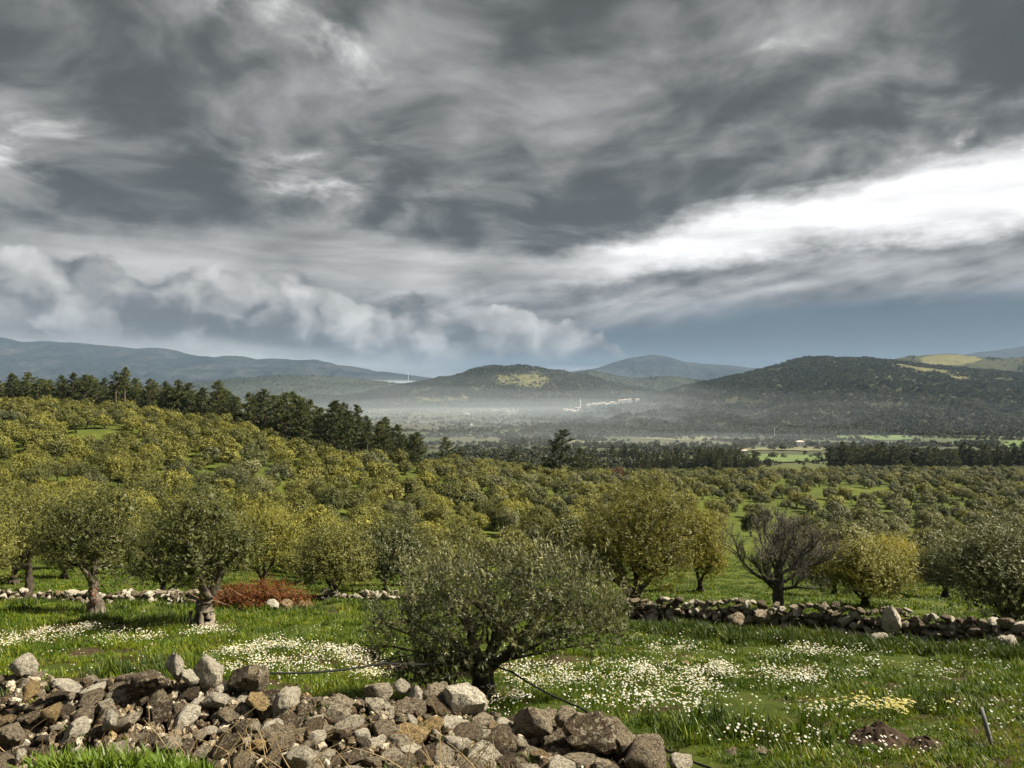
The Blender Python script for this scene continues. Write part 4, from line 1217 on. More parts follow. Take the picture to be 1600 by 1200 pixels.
# ------------------------------------------------------------------ scattering for what nobody could count
def scatter(name, variants, pts, rot, scl, vi, label, kind='stuff'):
    pts = np.asarray(pts, np.float32)
    col_ = bpy.data.collections.new(name + '_kinds')
    for i, v in enumerate(variants):
        v.name = f'{name}_kind_{i:02d}'; col_.objects.link(v)
    me = bpy.data.meshes.new(name); me.vertices.add(len(pts)); me.vertices.foreach_set('co', pts.ravel())
    for k, t_, d in (('rot', 'FLOAT_VECTOR', rot), ('scl', 'FLOAT_VECTOR', scl)):
        a = me.attributes.new(k, t_, 'POINT'); a.data.foreach_set('vector', np.asarray(d, np.float32).ravel())
    a = me.attributes.new('vi', 'INT', 'POINT'); a.data.foreach_set('value', np.asarray(vi, np.int32))
    o = bpy.data.objects.new(name, me); COL.objects.link(o)
    ng = bpy.data.node_groups.new(name + '_scatter', 'GeometryNodeTree')
    ng.interface.new_socket('Geometry', in_out='INPUT', socket_type='NodeSocketGeometry')
    ng.interface.new_socket('Geometry', in_out='OUTPUT', socket_type='NodeSocketGeometry')
    N = ng.nodes; Lk = ng.links
    gi = N.new('NodeGroupInput'); go = N.new('NodeGroupOutput'); ip = N.new('GeometryNodeInstanceOnPoints'); ci = N.new('GeometryNodeCollectionInfo')
    ci.inputs['Collection'].default_value = col_; ci.inputs['Separate Children'].default_value = True; ci.inputs['Reset Children'].default_value = True
    def na(k, t_):
        n_ = N.new('GeometryNodeInputNamedAttribute'); n_.data_type = t_; n_.inputs['Name'].default_value = k
        return n_.outputs['Attribute']
    Lk.new(gi.outputs[0], ip.inputs['Points']); Lk.new(ci.outputs[0], ip.inputs['Instance']); ip.inputs['Pick Instance'].default_value = True
    Lk.new(na('vi', 'INT'), ip.inputs['Instance Index'])
    er = N.new('FunctionNodeEulerToRotation'); Lk.new(na('rot', 'FLOAT_VECTOR'), er.inputs[0]); Lk.new(er.outputs[0], ip.inputs['Rotation'])
    Lk.new(na('scl', 'FLOAT_VECTOR'), ip.inputs['Scale']); Lk.new(ip.outputs[0], go.inputs[0])
    md = o.modifiers.new('scatter', 'NODES'); md.node_group = ng
    return tag(o, label, kind=kind)


def merged(pair, name='tree'):
    """trunk and crown as one mesh, for the scattered far trees"""
    tk, cr = pair
    V, F, Mi, T_ = [], [], [], []
    b = 0; mats = []
    for me in (tk, cr):
        V += [tuple(v.co) for v in me.vertices]; F += [tuple(i + b for i in p.vertices) for p in me.polygons]; Mi += [len(mats)] * len(me.polygons)
        T_ += [a.value for a in me.attributes['tint'].data] if 'tint' in me.attributes else [0.5] * len(me.vertices)
        b += len(me.vertices); mats.append(me.materials[0])
    return mesh_obj(name, V, F, mats, mat_idx=Mi, attrs={'tint': T_}, link=False)


far_kinds = [merged(FAR[t_][i]) for t_ in ('gold', 'green', 'grey') for i in range(3)]
rx = np.random.default_rng(5)
if rest:
    P_ = np.array([(s_[0], s_[1], float(gz(s_[0], s_[1])) - .1) for s_ in rest])
    sc = np.array([(s_[4], s_[4], s_[4]) for s_ in rest]); rt = np.array([(0, 0, s_[5]) for s_ in rest])
    vi = np.array([{'gold': 0, 'green': 3, 'grey': 6}[s_[3]] + s_[6] % 3 for s_ in rest])
    scatter('olive_grove', far_kinds, P_, rt, sc, vi, 'the more distant trees of the olive grove on the slope')

# woods on the hills and trees along the valley fields: low rounded crowns
def bush_kind(seed, W, H, n, leaf, llen):
    rng = np.random.default_rng(seed); pr = random.Random(seed)
    lobes = make_lobes(pr, 6, W, H, H * .55, W * .26)
    v, f, t = shoots(rng, lobes, n, 1, .3, llen, llen * .75, upward=.5, shell=.6, spread=.9)
    return mesh_obj('bush', v, f, leaf, attrs={'tint': t}, link=False)


M_WOOD = leaf_material('woodland_leaf', (0.026, 0.032, 0.014), (0.044, 0.050, 0.021), (0.080, 0.078, 0.034), None, 0.1, 0.7, 1.6)
M_MAQUIS = leaf_material('scrub_leaf', (0.040, 0.045, 0.022), (0.068, 0.070, 0.034), (0.110, 0.102, 0.052), None, 0.1, 0.7, 1.6)
hk = [bush_kind(601, 8, 7, 90, M_WOOD, 2.0), bush_kind(602, 10, 6, 90, M_MAQUIS, 2.2), bush_kind(603, 6, 8, 80, M_WOOD, 1.8), bush_kind(604, 7, 4.5, 80, M_MAQUIS, 1.9)]
pts = []
for lab, n, thr in (('broad wooded hill on the right of the valley', 62000, -.42), ('rounded wooded hill in the centre with a sunlit clearing', 30000, -.42), ('higher shoulder behind the right hill with a pale cleared top', 9000, -.1), ('low dark hills behind the village', 6000, -.3), ('low grey hill behind the pines', 5000, -.3)):
    hf_, xs_, y1, y0, y2 = HILLS[lab]
    X = rx.uniform(max(xs_[0], -y0 * .78), min(xs_[-1], y0 * .78), n); Y = rx.uniform(y1, y0 + (y0 - y1) * .06, n)
    wl_ = y0 * .05
    keep = (np.abs(X / Y) < .76) & (fbm(X / wl_, Y / wl_ * .7, 4, 71) + rx.uniform(-.12, .12, n) > thr)
    px = 800 + X / Y * FPX
    if 'centre' in lab: keep &= (rx.uniform(0, 1, n) < .42) | ~((np.abs(px - 815 - 25 * fbm(Y / 60, X / 60, 2, 3)) < 40) & (np.abs(Y - 3250) < 130)) & ~((np.abs(px - 690) < 42) & (np.abs(Y - 2900) < 90)) 
    if 'shoulder' in lab: keep &= ~((px > 1430) & (px < 1540) & (Y > 3200))
    if 'broad' in lab: keep &= (rx.uniform(0, 1, n) < sstep(px, 800, 905)); keep &= ~((np.abs(px - 1455) < 62) & (np.abs(Y - 2330 + (px - 1455) * 2.2) < 75)) & ~((np.abs(px - 945) < 66) & (Y > 2250) & (Y < 2570))
    X, Y = X[keep], Y[keep]; Z = landv(X, Y)
    pts.append(np.stack([X, Y, Z - .5], -1))
# valley hedges and copses
n = 62000
Y = np.exp(rx.uniform(math.log(470), math.log(2700), n)); px = rx.uniform(-60, 1660, n); X = (px - 800) / FPX * Y
hedge = np.abs(np.sin(X / 95 + 1.7 * fbm(X / 300, Y / 300, 2, 5)) * 1.0) ; hedge2 = np.abs(np.sin(Y / 70 + 1.3 * fbm(X / 250, Y / 250, 2, 6)))
keep = ((hedge < .15) | (hedge2 < .20) | (fbm(X / 150, Y / 110, 3, 15) > .08)) & (rx.uniform(0, 1, n) < .9)
keep &= (rx.uniform(0, 1, n) < .14) | ~((px > 1160) & (px < 1292) & (Y < 860)) & ~((px > 1305) & (px < 1425) & (np.abs(Y - 1075) < 60)) & ~((px > 1560) & (np.abs(Y - 905) < 100)) & ~((np.abs(px - 918) < 50) & (np.abs(Y - 945) < 50))
X, Y = X[keep], Y[keep]
pts.append(np.stack([X, Y, landv(X, Y) - .3], -1)); nval = len(X)
P_ = np.vstack(pts); n = len(P_)
s_ = rx.uniform(.55, 1.15, n); s_[-nval:] *= rx.uniform(.45, .8, nval)
scatter('hill_forest', hk, P_, np.stack([np.zeros(n), np.zeros(n), rx.uniform(0, 6.28, n)], -1), np.stack([s_, s_, s_ * rx.uniform(.8, 1.2, n)], -1), rx.integers(0, 4, n), 'woods and scrub covering the hills and the valley hedges')
# pastures on the hills, with sunlight put into their colour
sheet('field', 770, 862, 3130, 3380, M_CLEAR, 'yellow clearing on the central hill, coloured as if sunlit', seed=11, lift=2.0)
sheet('field', 650, 733, 2820, 2980, M_CLEAR, 'pale slope at the foot of the central hill, coloured as if sunlit', seed=12, lift=2.0)
sheet('field', 1440, 1530, 3300, 3480, M_CLEAR, 'cleared top of the higher right hill, coloured pale as if sunlit', seed=13, lift=2.0)
sheet('field', 1405, 1512, 2240, 2420, M_CLEAR, 'long slope on the right hill, coloured as if sunlit', seed=14, lift=2.0, skew=-16)


# ------------------------------------------------------------------ stones and walls
import bmesh
def rock_mesh(seed, sub=2, cuts=11, rough=0.10):
    rng = np.random.default_rng(seed)
    bm = bmesh.new(); bmesh.ops.create_icosphere(bm, subdivisions=sub, radius=1.0)
    d = np.array([v.co for v in bm.verts]); f = [tuple(v.index for v in q.verts) for q in bm.faces]; bm.free()
    nrm = unit(rng.normal(size=(cuts, 3))); h = rng.uniform(0.62, 1.0, cuts)
    dots = d @ nrm.T
    r = np.min(np.where(dots > 0.05, h / np.maximum(dots, 0.05), 9), axis=1)
    r = np.minimum(r, 1.25)
    r = r * (1 + rough * fbm(d[:, 0] * 2.2 + seed, d[:, 1] * 2.2 + d[:, 2] * 1.7, 3, seed))
    o = mesh_obj('stone', d * r[:, None], f, M_STONE, smooth=True, link=False)
    try: o.data.set_sharp_from_angle(angle=math.radians(38))
    except Exception: pass
    return o.data


ROCKS = [rock_mesh(700 + i, 3, 9 + i % 6, .14) for i in range(14)]
def rocks_in(mat):
    L = []
    for r in ROCKS:
        c = r.copy(); c.materials[0] = mat; L.append(c)
    return L
ROCKS_WHITE, ROCKS_OCHRE, ROCKS_GREY = rocks_in(M_STONE_WHITE), rocks_in(M_STONE_OCHRE), rocks_in(M_STONE_GREY)
SMALL = [rock_mesh(760 + i, 1, 7, .1) for i in range(6)]


def joined_rocks(name, spots_, mat, parent, seed):
    rng = random.Random(seed); V, F, b, T_ = [], [], 0, []
    src = [(np.array([v.co for v in m.vertices]), [tuple(p.vertices) for p in m.polygons]) for m in SMALL]
    for (x, y, z, r) in spots_:
        v, f = rng.choice(src)
        R = np.array(Euler((rng.uniform(0, 6), rng.uniform(0, 6), rng.uniform(0, 6))).to_matrix())
        V.append((v * np.array([1, .8, .65]) * r) @ R.T + np.array([x, y, z])); F += [tuple(i + b for i in q) for q in f]; b += len(v); T_ += [rng.random()] * len(v)
    o = mesh_obj(name, np.vstack(V), F, M_RUBBLE, parent, attrs={'tint': T_}); o['kind'] = 'stuff'
    return o


# front wall, half tumbled: a rubble face rising from the near bank to an uneven crest
CREST = [(-200, 1030), (0, 1040), (60, 1046), (110, 1052), (200, 1046), (300, 1052), (400, 1062), (470, 1078), (560, 1082), (640, 1086), (740, 1098), (800, 1118), (860, 1118), (930, 1132), (1000, 1155), (1050, 1176), (1090, 1196), (1130, 1215)]
def wall_pt(X, t):
    """point of the rubble face: t = 0 at the near foot, 1 at the crest, beyond 1 down the far side"""
    Yc = 8.1 + 0.15 * math.sin(X * .9); px = 800 + X / Yc * FPX
    zt = zpic(np.interp(px, [c_[0] for c_ in CREST], [c_[1] + 13 for c_ in CREST]), Yc)
    zf = float(gz(X, 6.4)) - .05; zb = float(gz(X, 8.9)) - .1
    zt = max(zt, zb + .12)
    if t <= 1: return Vector((X, 6.4 + (Yc - 6.4) * t, zf + (zt - zf) * (1.0 - (1 - t) ** 1.35)))
    q = min((t - 1) / .5, 1); return Vector((X, Yc + .75 * q, zt + (zb - zt) * q ** 1.6))


x_lo, x_hi = at(-60, 7.6), at(1120, 7.6)
wall = thing('dry_stone_wall', (0, 7.6, float(gz(0, 7.6))), 'long tumbled dry stone wall of mossy limestone across the foreground', 'wall')
w0 = Vector(wall.location)
# earth inside the wall
nx_, nt_ = 90, 16
V = []
for i in range(nx_):
    X = x_lo - .6 + (x_hi - x_lo + .9) * i / (nx_ - 1)
    for j in range(nt_):
        t = 1.5 * j / (nt_ - 1); p = wall_pt(X, t)
        V.append((p.x, p.y + .12, p.z - .13 + .05 * float(fbm(X * 3, t * 5, 2, 4))))
F = [(i * nt_ + j, (i + 1) * nt_ + j, (i + 1) * nt_ + j + 1, i * nt_ + j + 1) for i in range(nx_ - 1) for j in range(nt_ - 1)]
core = mesh_obj('earth_fill', np.array(V) - np.array(w0), F, M_EARTH, wall, smooth=True)
sr = random.Random(5)
placed = []
def free(p, r, k=.80): return all((p - q[0]).length > k * (r + q[1]) for q in placed)
def stone(me, p, r, sx=1.0, sy=.85, sz=.7, rot=None, name='stone'):
    rot = rot or (sr.uniform(-.5, .5), sr.uniform(-.5, .5), sr.uniform(0, 6.28))
    return put(name, me, wall, p - w0, rot, (r * sx, r * sy, r * sz))
# stones one can point to: photo x, y, half width px, height ratio, kind
hero = [(725, 1098, 30, 1.05, ROCKS_WHITE, 8.0, 0), (708, 1133, 23, .75, ROCKS_WHITE, 7.7, 1), (668, 1140, 22, .75, ROCKS_OCHRE, 7.6, 2), (713, 1164, 20, .7, ROCKS_WHITE, 7.3, 3), (836, 1128, 31, .68, ROCKS_GREY, 7.9, 4), (882, 1122, 16, 1.0, ROCKS_GREY, 7.95, 5), (686, 1086, 18, .9, ROCKS_GREY, 8.1, 6), (650, 1088, 11, 1.5, ROCKS_WHITE, 8.05, 7),
        (327, 1048, 18, 1.35, ROCKS_WHITE, 8.0, 8), (275, 1047, 13, 1.7, ROCKS_WHITE, 8.0, 9), (298, 1058, 13, .9, ROCKS_WHITE, 7.95, 10), (40, 1036, 17, 1.0, ROCKS_WHITE, 8.25, 11), (82, 1112, 14, .95, ROCKS_OCHRE, 7.4, 12), (172, 1128, 12, 1.5, ROCKS_WHITE, 7.2, 13), (12, 1150, 22, .95, ROCKS_GREY, 7.1, 0), (430, 1152, 22, 1.25, ROCKS_GREY, 7.1, 1), (466, 1184, 21, .95, ROCKS_WHITE, 6.9, 2), (405, 1164, 14, .7, ROCKS_OCHRE, 7.0, 3), (340, 1092, 20, .45, ROCKS_WHITE, 7.6, 4), (400, 1094, 18, .5, ROCKS_OCHRE, 7.6, 5), (438, 1100, 12, 1.3, ROCKS_WHITE, 7.6, 6),
        (595, 1082, 20, .85, ROCKS_GREY, 8.1, 7), (628, 1072, 11, 1.0, ROCKS_WHITE, 8.15, 8), (920, 1158, 36, 1.0, ROCKS, 7.6, 9), (955, 1150, 28, 1.0, ROCKS, 7.7, 10), (1010, 1178, 36, .85, ROCKS_GREY, 7.5, 11), (780, 1158, 28, .8, ROCKS, 7.5, 12), (640, 1152, 30, .55, ROCKS_OCHRE, 7.4, 13), (225, 1068, 30, .75, ROCKS, 7.8, 0), (1062, 1190, 18, .8, ROCKS_WHITE, 7.6, 1), (385, 1060, 30, .75, ROCKS, 7.95, 2), (30, 1180, 9, 1.0, ROCKS_WHITE, 6.8, 3), (48, 1078, 17, .6, ROCKS_OCHRE, 7.6, 4), (100, 1070, 20, .35, ROCKS_WHITE, 7.7, 5)]
for px, py, hw, ra, kind_, Y, i in hero:
    p = Vector((at(px, Y), Y, zpic(py, Y))); r = hw / FPX * Y
    put('stone', kind_[i], wall, p - w0, (sr.uniform(-.25, .25), sr.uniform(-.35, .35), sr.uniform(-.6, .6)), (r * 1.08, r * .85, r * ra * 1.05))
    placed.append((p, r * .9 * max(.7, min(1.2, ra))))
n_st = len(hero)
for phase, (rmin, rmax, tries) in enumerate(((.135, .205, 230), (.08, .135, 1000), (.045, .08, 16000))):
    for _ in range(tries):
        if n_st >= 300: break
        X = sr.uniform(x_lo, x_hi); t = sr.uniform(0.02, 1.18)
        side = np.interp(X, [x_lo, -2.2, 0, x_hi], [.66, .76, .88, .98])
        r = sr.uniform(rmin, rmax) * side
        p = wall_pt(X, t) + Vector((0, -.05, sr.uniform(-.05, .03)))
        px = 800 + p.x / p.y * FPX; py = 600 - p.z / p.y * FPX
        if py > 1240 or not free(p, r, .74): continue
        tilt = -.35 if X < -1.5 else 0.0
        kd = ROCKS if sr.random() > (.6 if t > .8 else .42) else sr.choice([ROCKS_GREY, ROCKS_GREY, ROCKS_WHITE])
        me = kd[sr.randrange(14)]
        stone(me, p, r, sr.uniform(1.0, 1.35), sr.uniform(.8, 1.05), sr.uniform(.5, .85), (sr.uniform(-.4, .4), tilt + sr.uniform(-.4, .4), sr.uniform(-.7, .7)))
        placed.append((p, r)); n_st += 1
print('front stones', n_st)
fill = []
for _ in range(3300):
    X = sr.uniform(x_lo, x_hi); t = sr.uniform(0, 1.3); p = wall_pt(X, t)
    fill.append((p.x - w0.x, p.y - .02 - w0.y, p.z - .03 + sr.uniform(-.03, .03) - w0.z, sr.uniform(.025, .075)))
joined_rocks('rubble', fill, M_STONE, wall, 4)


def low_wall(label, line, h, r_rng, count, seed, mats, extra=(), rub=260, name='dry_stone_wall'):
    """line: (x, y, height) along the wall"""
    rng = random.Random(seed)
    L = [0.0]
    for a, b_ in zip(line, line[1:]): L.append(L[-1] + math.hypot(b_[0] - a[0], b_[1] - a[1]))
    def pt(s): return [float(np.interp(s, L, [q[k] for q in line])) for k in range(3)]
    x0_, y0_, _ = pt(L[-1] / 2)
    o = thing(name, (x0_, y0_, float(gz(x0_, y0_))), label, 'wall'); b0 = Vector(o.location)
    V, F = [], []
    n = 60
    for i in range(n):
        x, y, hh = pt(L[-1] * i / (n - 1)); z = float(gz(x, y))
        for dy, dz_ in ((-.20, -.1), (-.12, hh * .55), (0, hh * .72), (.16, hh * .55), (.26, -.1)): V.append((x - b0.x, y + dy - b0.y, z + dz_ - b0.z))
    F = [(i * 5 + j, (i + 1) * 5 + j, (i + 1) * 5 + j + 1, i * 5 + j + 1) for i in range(n - 1) for j in range(4)]
    mesh_obj('earth_fill', V, F, M_EARTH, o)
    done = []
    for px, py, hw, ra, kind_, Y, i in extra:
        p = Vector((at(px, Y), Y, zpic(py, Y))); r = hw / FPX * Y
        put('stone', kind_[i], o, p - b0, (rng.uniform(-.2, .2), rng.uniform(-.3, .3), rng.uniform(-.6, .6)), (r * 1.1, r * .8, r * ra * 1.1)); done.append((p, r))
    tries = 0
    while len(done) < count and tries < 60000:
        tries += 1
        s = rng.uniform(0, L[-1]); x, y, hh = pt(s); z = float(gz(x, y)); t = rng.uniform(0, 1.15)
        r = rng.uniform(*r_rng) * (1.15 if tries < 2000 else .85)
        p = Vector((x + rng.uniform(-.05, .05), y - .36 + .30 * t + rng.uniform(-.04, .08), z + hh * min(t, 1) ** .9 + rng.uniform(-.03, .03)))
        if any((p - q[0]).length < .70 * (r + q[1]) for q in done): continue
        put('stone', rng.choice(mats)[rng.randrange(14)], o, p - b0, (rng.uniform(-.4, .4), rng.uniform(-.5, .5), rng.uniform(0, 6.28)), (r * rng.uniform(.95, 1.35), r * .9, r * rng.uniform(.55, .9)))
        done.append((p, r))
    sp = []
    for _ in range(rub):
        x, y, hh = pt(rng.uniform(0, L[-1])); z = float(gz(x, y)); t = rng.uniform(0, 1)
        sp.append((x - b0.x, y - .30 + .26 * t - b0.y, z + hh * t * .9 - b0.z, rng.uniform(.03, .075)))
    joined_rocks('rubble', sp, M_STONE, o, seed)
    return o


low_wall('low dry stone wall running down to the right edge behind the daisies', [(3.4, 21.3, .72), (6.5, 19.6, .80), (9.0, 18.1, .76), (10.6, 17.0, .66), (12.4, 15.9, .55)], .6, (.065, .14), 295, 41, [ROCKS_GREY, ROCKS_GREY, ROCKS, ROCKS_WHITE],
         extra=((1394, 967, 14, 1.25, ROCKS_WHITE, 17.7, 4), (1152, 966, 16, .6, ROCKS_GREY, 19.5, 8), (1192, 966, 13, .9, ROCKS_GREY, 19.3, 9), (1372, 997, 12, .8, ROCKS_WHITE, 17.2, 2), (1530, 1011, 10, 1.2, ROCKS_WHITE, 16.2, 3), (1575, 1010, 14, 1.0, ROCKS_WHITE, 15.9, 6), (1515, 1018, 12, .9, ROCKS_OCHRE, 16.3, 7)), rub=500)
low_wall('broken line of pale stones behind the painted and twisted trunks', [(-20.5, 29.0, .35), (-16.5, 28.4, .32), (-13.5, 28.0, .42), (-11.0, 27.0, .5), (-9.6, 26.6, .35)], .4, (.08, .19), 130, 43, [ROCKS_WHITE, ROCKS_GREY, ROCKS_WHITE, ROCKS], rub=300, name='stone_row')
low_wall('short pale stone row between the round bushy olive and the silvery one', [(-8.4, 30.5, .3), (-5.0, 29.5, .3), (-3.0, 28.8, .25)], .3, (.07, .15), 42, 44, [ROCKS_WHITE, ROCKS_GREY], rub=100, name='stone_row')
low_wall('thin broken stone line in the grass left of the right edge olive', [(9.2, 21.5, .16), (11.5, 20.3, .2), (13.6, 19.4, .18)], .2, (.07, .16), 30, 45, [ROCKS_WHITE, ROCKS_GREY], rub=60, name='stone_row')

# rocks lying by themselves
loose = [(428, 945, 25.5, 11, 1.0, ROCKS_WHITE, 3, 'white pointed rock in front of the rusty brush pile'), (446, 940, 25.7, 10, .9, ROCKS, 5, 'brown rock leaning on the white pointed one'), (1290, 1090, 12.3, 7, .7, ROCKS_WHITE, 2, 'small round white stone among the daisies'), (1142, 1178, 8.1, 9, .8, ROCKS_GREY, 1, 'tan stone on the bare soil right of the wall end'), (1188, 1176, 8.1, 9, .7, ROCKS_GREY, 7, 'flat tan stone on the bare soil, the middle one'), (1204, 1181, 8.05, 8, .7, ROCKS_OCHRE, 4, 'ochre stone next to the flat tan one on the soil'), (1232, 1168, 8.4, 7, .5, ROCKS_GREY, 9, 'thin tan stone at the grass edge of the soil'), (1315, 1188, 8.0, 7, .7, ROCKS_WHITE, 6, 'pale stone below the dark earth heap'), (1020, 1105, 10.9, 6, .7, ROCKS_GREY, 8, 'little grey stone in the grass near the cable'), (995, 1110, 10.7, 5, .7, ROCKS_WHITE, 10, 'little white stone by the cable in the soil patch'),
         (225, 962, 24, 6, .6, ROCKS_WHITE, 3, 'pale stone in the grass between the two front trunks'), (1352, 1092, 12.2, 6, .8, ROCKS_OCHRE, 12, 'ochre stone at the right end of the daisy drift'), (1075, 1030, 14.6, 7, .7, ROCKS_OCHRE, 13, 'tan stone in the weeds below the right wall'), (1360, 1180, 8.2, 5, .8, ROCKS_GREY, 6, 'small stone at the foot of the dark earth heap'), (990, 1188, 7.9, 8, .7, ROCKS_WHITE, 1, 'white stone fallen at the foot of the wall end')]
lr = random.Random(3)
for px, py, Y, hw, ra, kind_, i, lab in loose:
    x = at(px, Y); r = hw / FPX * Y
    o = put('rock', kind_[i], None, (x, Y, float(gz(x, Y)) + r * ra * .45), (lr.uniform(-.2, .2), lr.uniform(-.2, .2), lr.uniform(0, 6.28)), (r * 1.1, r * .9, r * ra))
    tag(o, lab, 'rock', 'loose rocks in the grass')

# dark earth heap
def heap(px, Y, w, d, h, label, seed):
    p = gpt(px, Y); n, m = 40, 10; V = [(0, 0, h)]; F = []
    for j in range(1, m + 1):
        for i in range(n):
            a = 2 * PI * i / n; t = j / m
            rr = 1 + .25 * float(fbm(math.cos(a) * 1.5 + seed, math.sin(a) * 1.5, 3, seed))
            z = h * (1 - t * t) * (1 + .5 * float(fbm(math.cos(a) * t * 4 + seed, math.sin(a) * t * 4, 3, seed + 2))) - .06 * t
            x, y = math.cos(a) * t * w / 2 * rr, math.sin(a) * t * d / 2 * rr
            V.append((x, y, z + float(gz(p.x + x, p.y + y)) - p.z))
    F = [(0, 1 + i, 1 + (i + 1) % n) for i in range(n)]
    for j in range(m - 1):
        for i in range(n): F.append((1 + j * n + i, 1 + (j + 1) * n + i, 1 + (j + 1) * n + (i + 1) % n, 1 + j * n + (i + 1) % n))
    o = mesh_obj('earth_heap', V, F, M_EARTH, smooth=False); o.location = p
    return tag(o, label, 'heap')
heap(1372, 8.6, 1.05, .7, .21, 'dark brown earth heap in the grass at lower right', 3)
heap(1442, 8.45, .7, .5, .12, 'lower dark earth heap right beside the bigger one', 8)

# rusty brush pile
def brush():
    p = gpt(405, 26.3); rng = np.random.default_rng(9); pr = random.Random(9)
    o = thing('brush_pile', p, 'rust brown pile of cut withered branches by the twisted trunk', 'brush pile')
    lobes = [(-1.7, 0, .3, .32), (-1.1, .1, .36, .36), (-.5, 0, .44, .4), (.1, .1, .54, .42), (.6, 0, .5, .4), (1.05, .1, .36, .34), (1.5, 0, .2, .28), (-.2, -.3, .25, .34), (.5, -.3, .25, .3), (-1.4, -.3, .18, .25)]
    v, f, t = join([shoots(rng, lobes, 1500, 9, .38, .10, .018, upward=.2, shell=.3, spread=.9), shoots(rng, lobes, 900, 1, .1, .15, .06, upward=.1, shell=.05)])
    v = v * np.array([1, 1, .86])
    mesh_obj('withered_leaves', v, f, M_RUST, o, attrs={'tint': t})
    mb = MB()
    for _ in range(60):
        a = Vector((pr.uniform(-1.8, 1.4), pr.uniform(-.4, .4), pr.uniform(0, .3))); d = Vector((pr.uniform(-1, 1), pr.uniform(-.5, .5), pr.uniform(0, .6)))
        limb(mb, a, a + d, .02, .006, pr, sides=4, seg=3)
    for _ in range(26):
        a = Vector((1.75 + pr.uniform(-.2, .2), -.5 + pr.uniform(-.2, .2), .35)); limb(mb, a, a + Vector((pr.uniform(-.25, .3), pr.uniform(-.3, .1), -.4)), .014, .006, pr, sides=4, seg=3)
    mb.build('sticks', M_DRY, o)
brush()
rt_ = olive_meshes(811, 4.2, 5.0, 1.0, .14, 520, 10, .5, .28, .10, leaf=leaf_material('rusty_leaf', (.055, .030, .012), (.10, .05, .02), (.16, .085, .03), None, .15), nl=12, cfrac=.8)
tree_thing('rusty_tree', rt_, gpt(966, 215), 'rust brown tree at the far edge of the grove', 'tree')

# cable strung from the wall past the trunk and down to the right, stake with its own cable
def cable(name, pts, r, label):
    P_ = [Vector(p) for p in pts]; mb = MB(); out = []
    for a, b_ in zip(P_, P_[1:]):
        for k in range(10):
            t = k / 10; q = a.lerp(b_, t); q.z -= .10 * 4 * t * (1 - t) * min(1, (b_ - a).length / 4); out.append(q)
    out.append(P_[-1]); mb.tube(out, [r] * len(out), 6)
    return tag(mb.build(name, M_CABLE, smooth=True), label, 'cable')
def pp(px, py, Y): return (at(px, Y), Y, zpic(py, Y))
cable('cable', [pp(420, 1052, 8.5), pp(600, 1036, 9.6), pp(752, 1030, 10.8), pp(800, 1050, 10.5), pp(905, 1105, 9.4), pp(1010, 1155, 8.4), pp(1110, 1200, 7.5), pp(1150, 1222, 7.2)], .013, 'dark cable sagging from the wall past the silvery olive trunk down to the right')
cable('cable', [pp(1555, 1182, 8.25), pp(1620, 1150, 8.6), pp(1700, 1130, 8.9)], .014, 'short dark cable leaving the leaning stake to the right edge')
mb = MB(); mb.tube([pp(1533, 1105, 8.7), pp(1540, 1130, 8.6), pp(1550, 1165, 8.5), pp(1555, 1185, 8.4)], [.022, .026, .028, .03], 7)
tag(mb.build('stake', M_STAKE, smooth=True), 'thin leaning grey stake in the grass at lower right', 'stake')

# ------------------------------------------------------------------ village, farmhouses, mast
def house(p, w, d, h, rz, label, group, windows=True):
    o = thing('house', p, label, 'house', group, rz)
    mb = MB(); mb.box((0, 0, h / 2 - 1), (w, d, h + 2)); mb.build('wall', M_LIME, o)
    mb = MB(); e = .35
    mb.add([(-w / 2 - e, -d / 2 - e, h), (w / 2 + e, -d / 2 - e, h), (w / 2 + e, d / 2 + e, h), (-w / 2 - e, d / 2 + e, h), (-w / 2 + d * .35, 0, h + d * .22), (w / 2 - d * .35, 0, h + d * .22)], [(0, 1, 5, 4), (2, 3, 4, 5), (1, 2, 5), (3, 0, 4), (3, 2, 1, 0)])
    mb.build('roof', M_TILE, o)
    if windows:
        for k in range(max(2, int(w // 4))):
            x = -w / 2 + w * (k + .5) / max(2, int(w // 4))
            mb = MB(); mb.box((x, -d / 2 - .02, h * .55), (1.1, .12, 1.4)); mb.build('window', M_WINDOW, o)
    return o
vr = random.Random(12)
vil = []
for px, py, w in ((884, 638, 9), (893, 636, 10), (900, 632, 9), (897, 642, 12), (907, 641, 13), (904, 630, 10), (912, 630, 12), (920, 629, 10), (929, 628, 14), (936, 629, 10), (943, 627, 12), (950, 628, 13), (957, 626, 12), (964, 627, 11), (970, 625, 13), (977, 626, 10), (984, 625, 9), (996, 626, 10)):
    Y = 2480 + vr.uniform(-25, 25) - (py - 627) * 22
    x = at(px, Y); z = land(x, Y)
    vil.append((px, house((x, Y, z), w * vr.uniform(1.2, 1.6), 11, vr.uniform(8, 12), vr.uniform(-.3, .3), None, 'white village houses')))
vz = [(-999, 'below and left of the minaret'), (905, 'just right of the minaret'), (935, 'in the middle of the village row'), (962, 'towards the right end of the village')]
bk_ = {}
for px, o in vil: bk_.setdefault(zone(px, vz), []).append((px, o))
for z_, L in bk_.items():
    L.sort(key=lambda a: a[0]); name_row([a[1] for a in L], lambda w: (w + f'white houses {z_}') if w else f'white house {z_}')
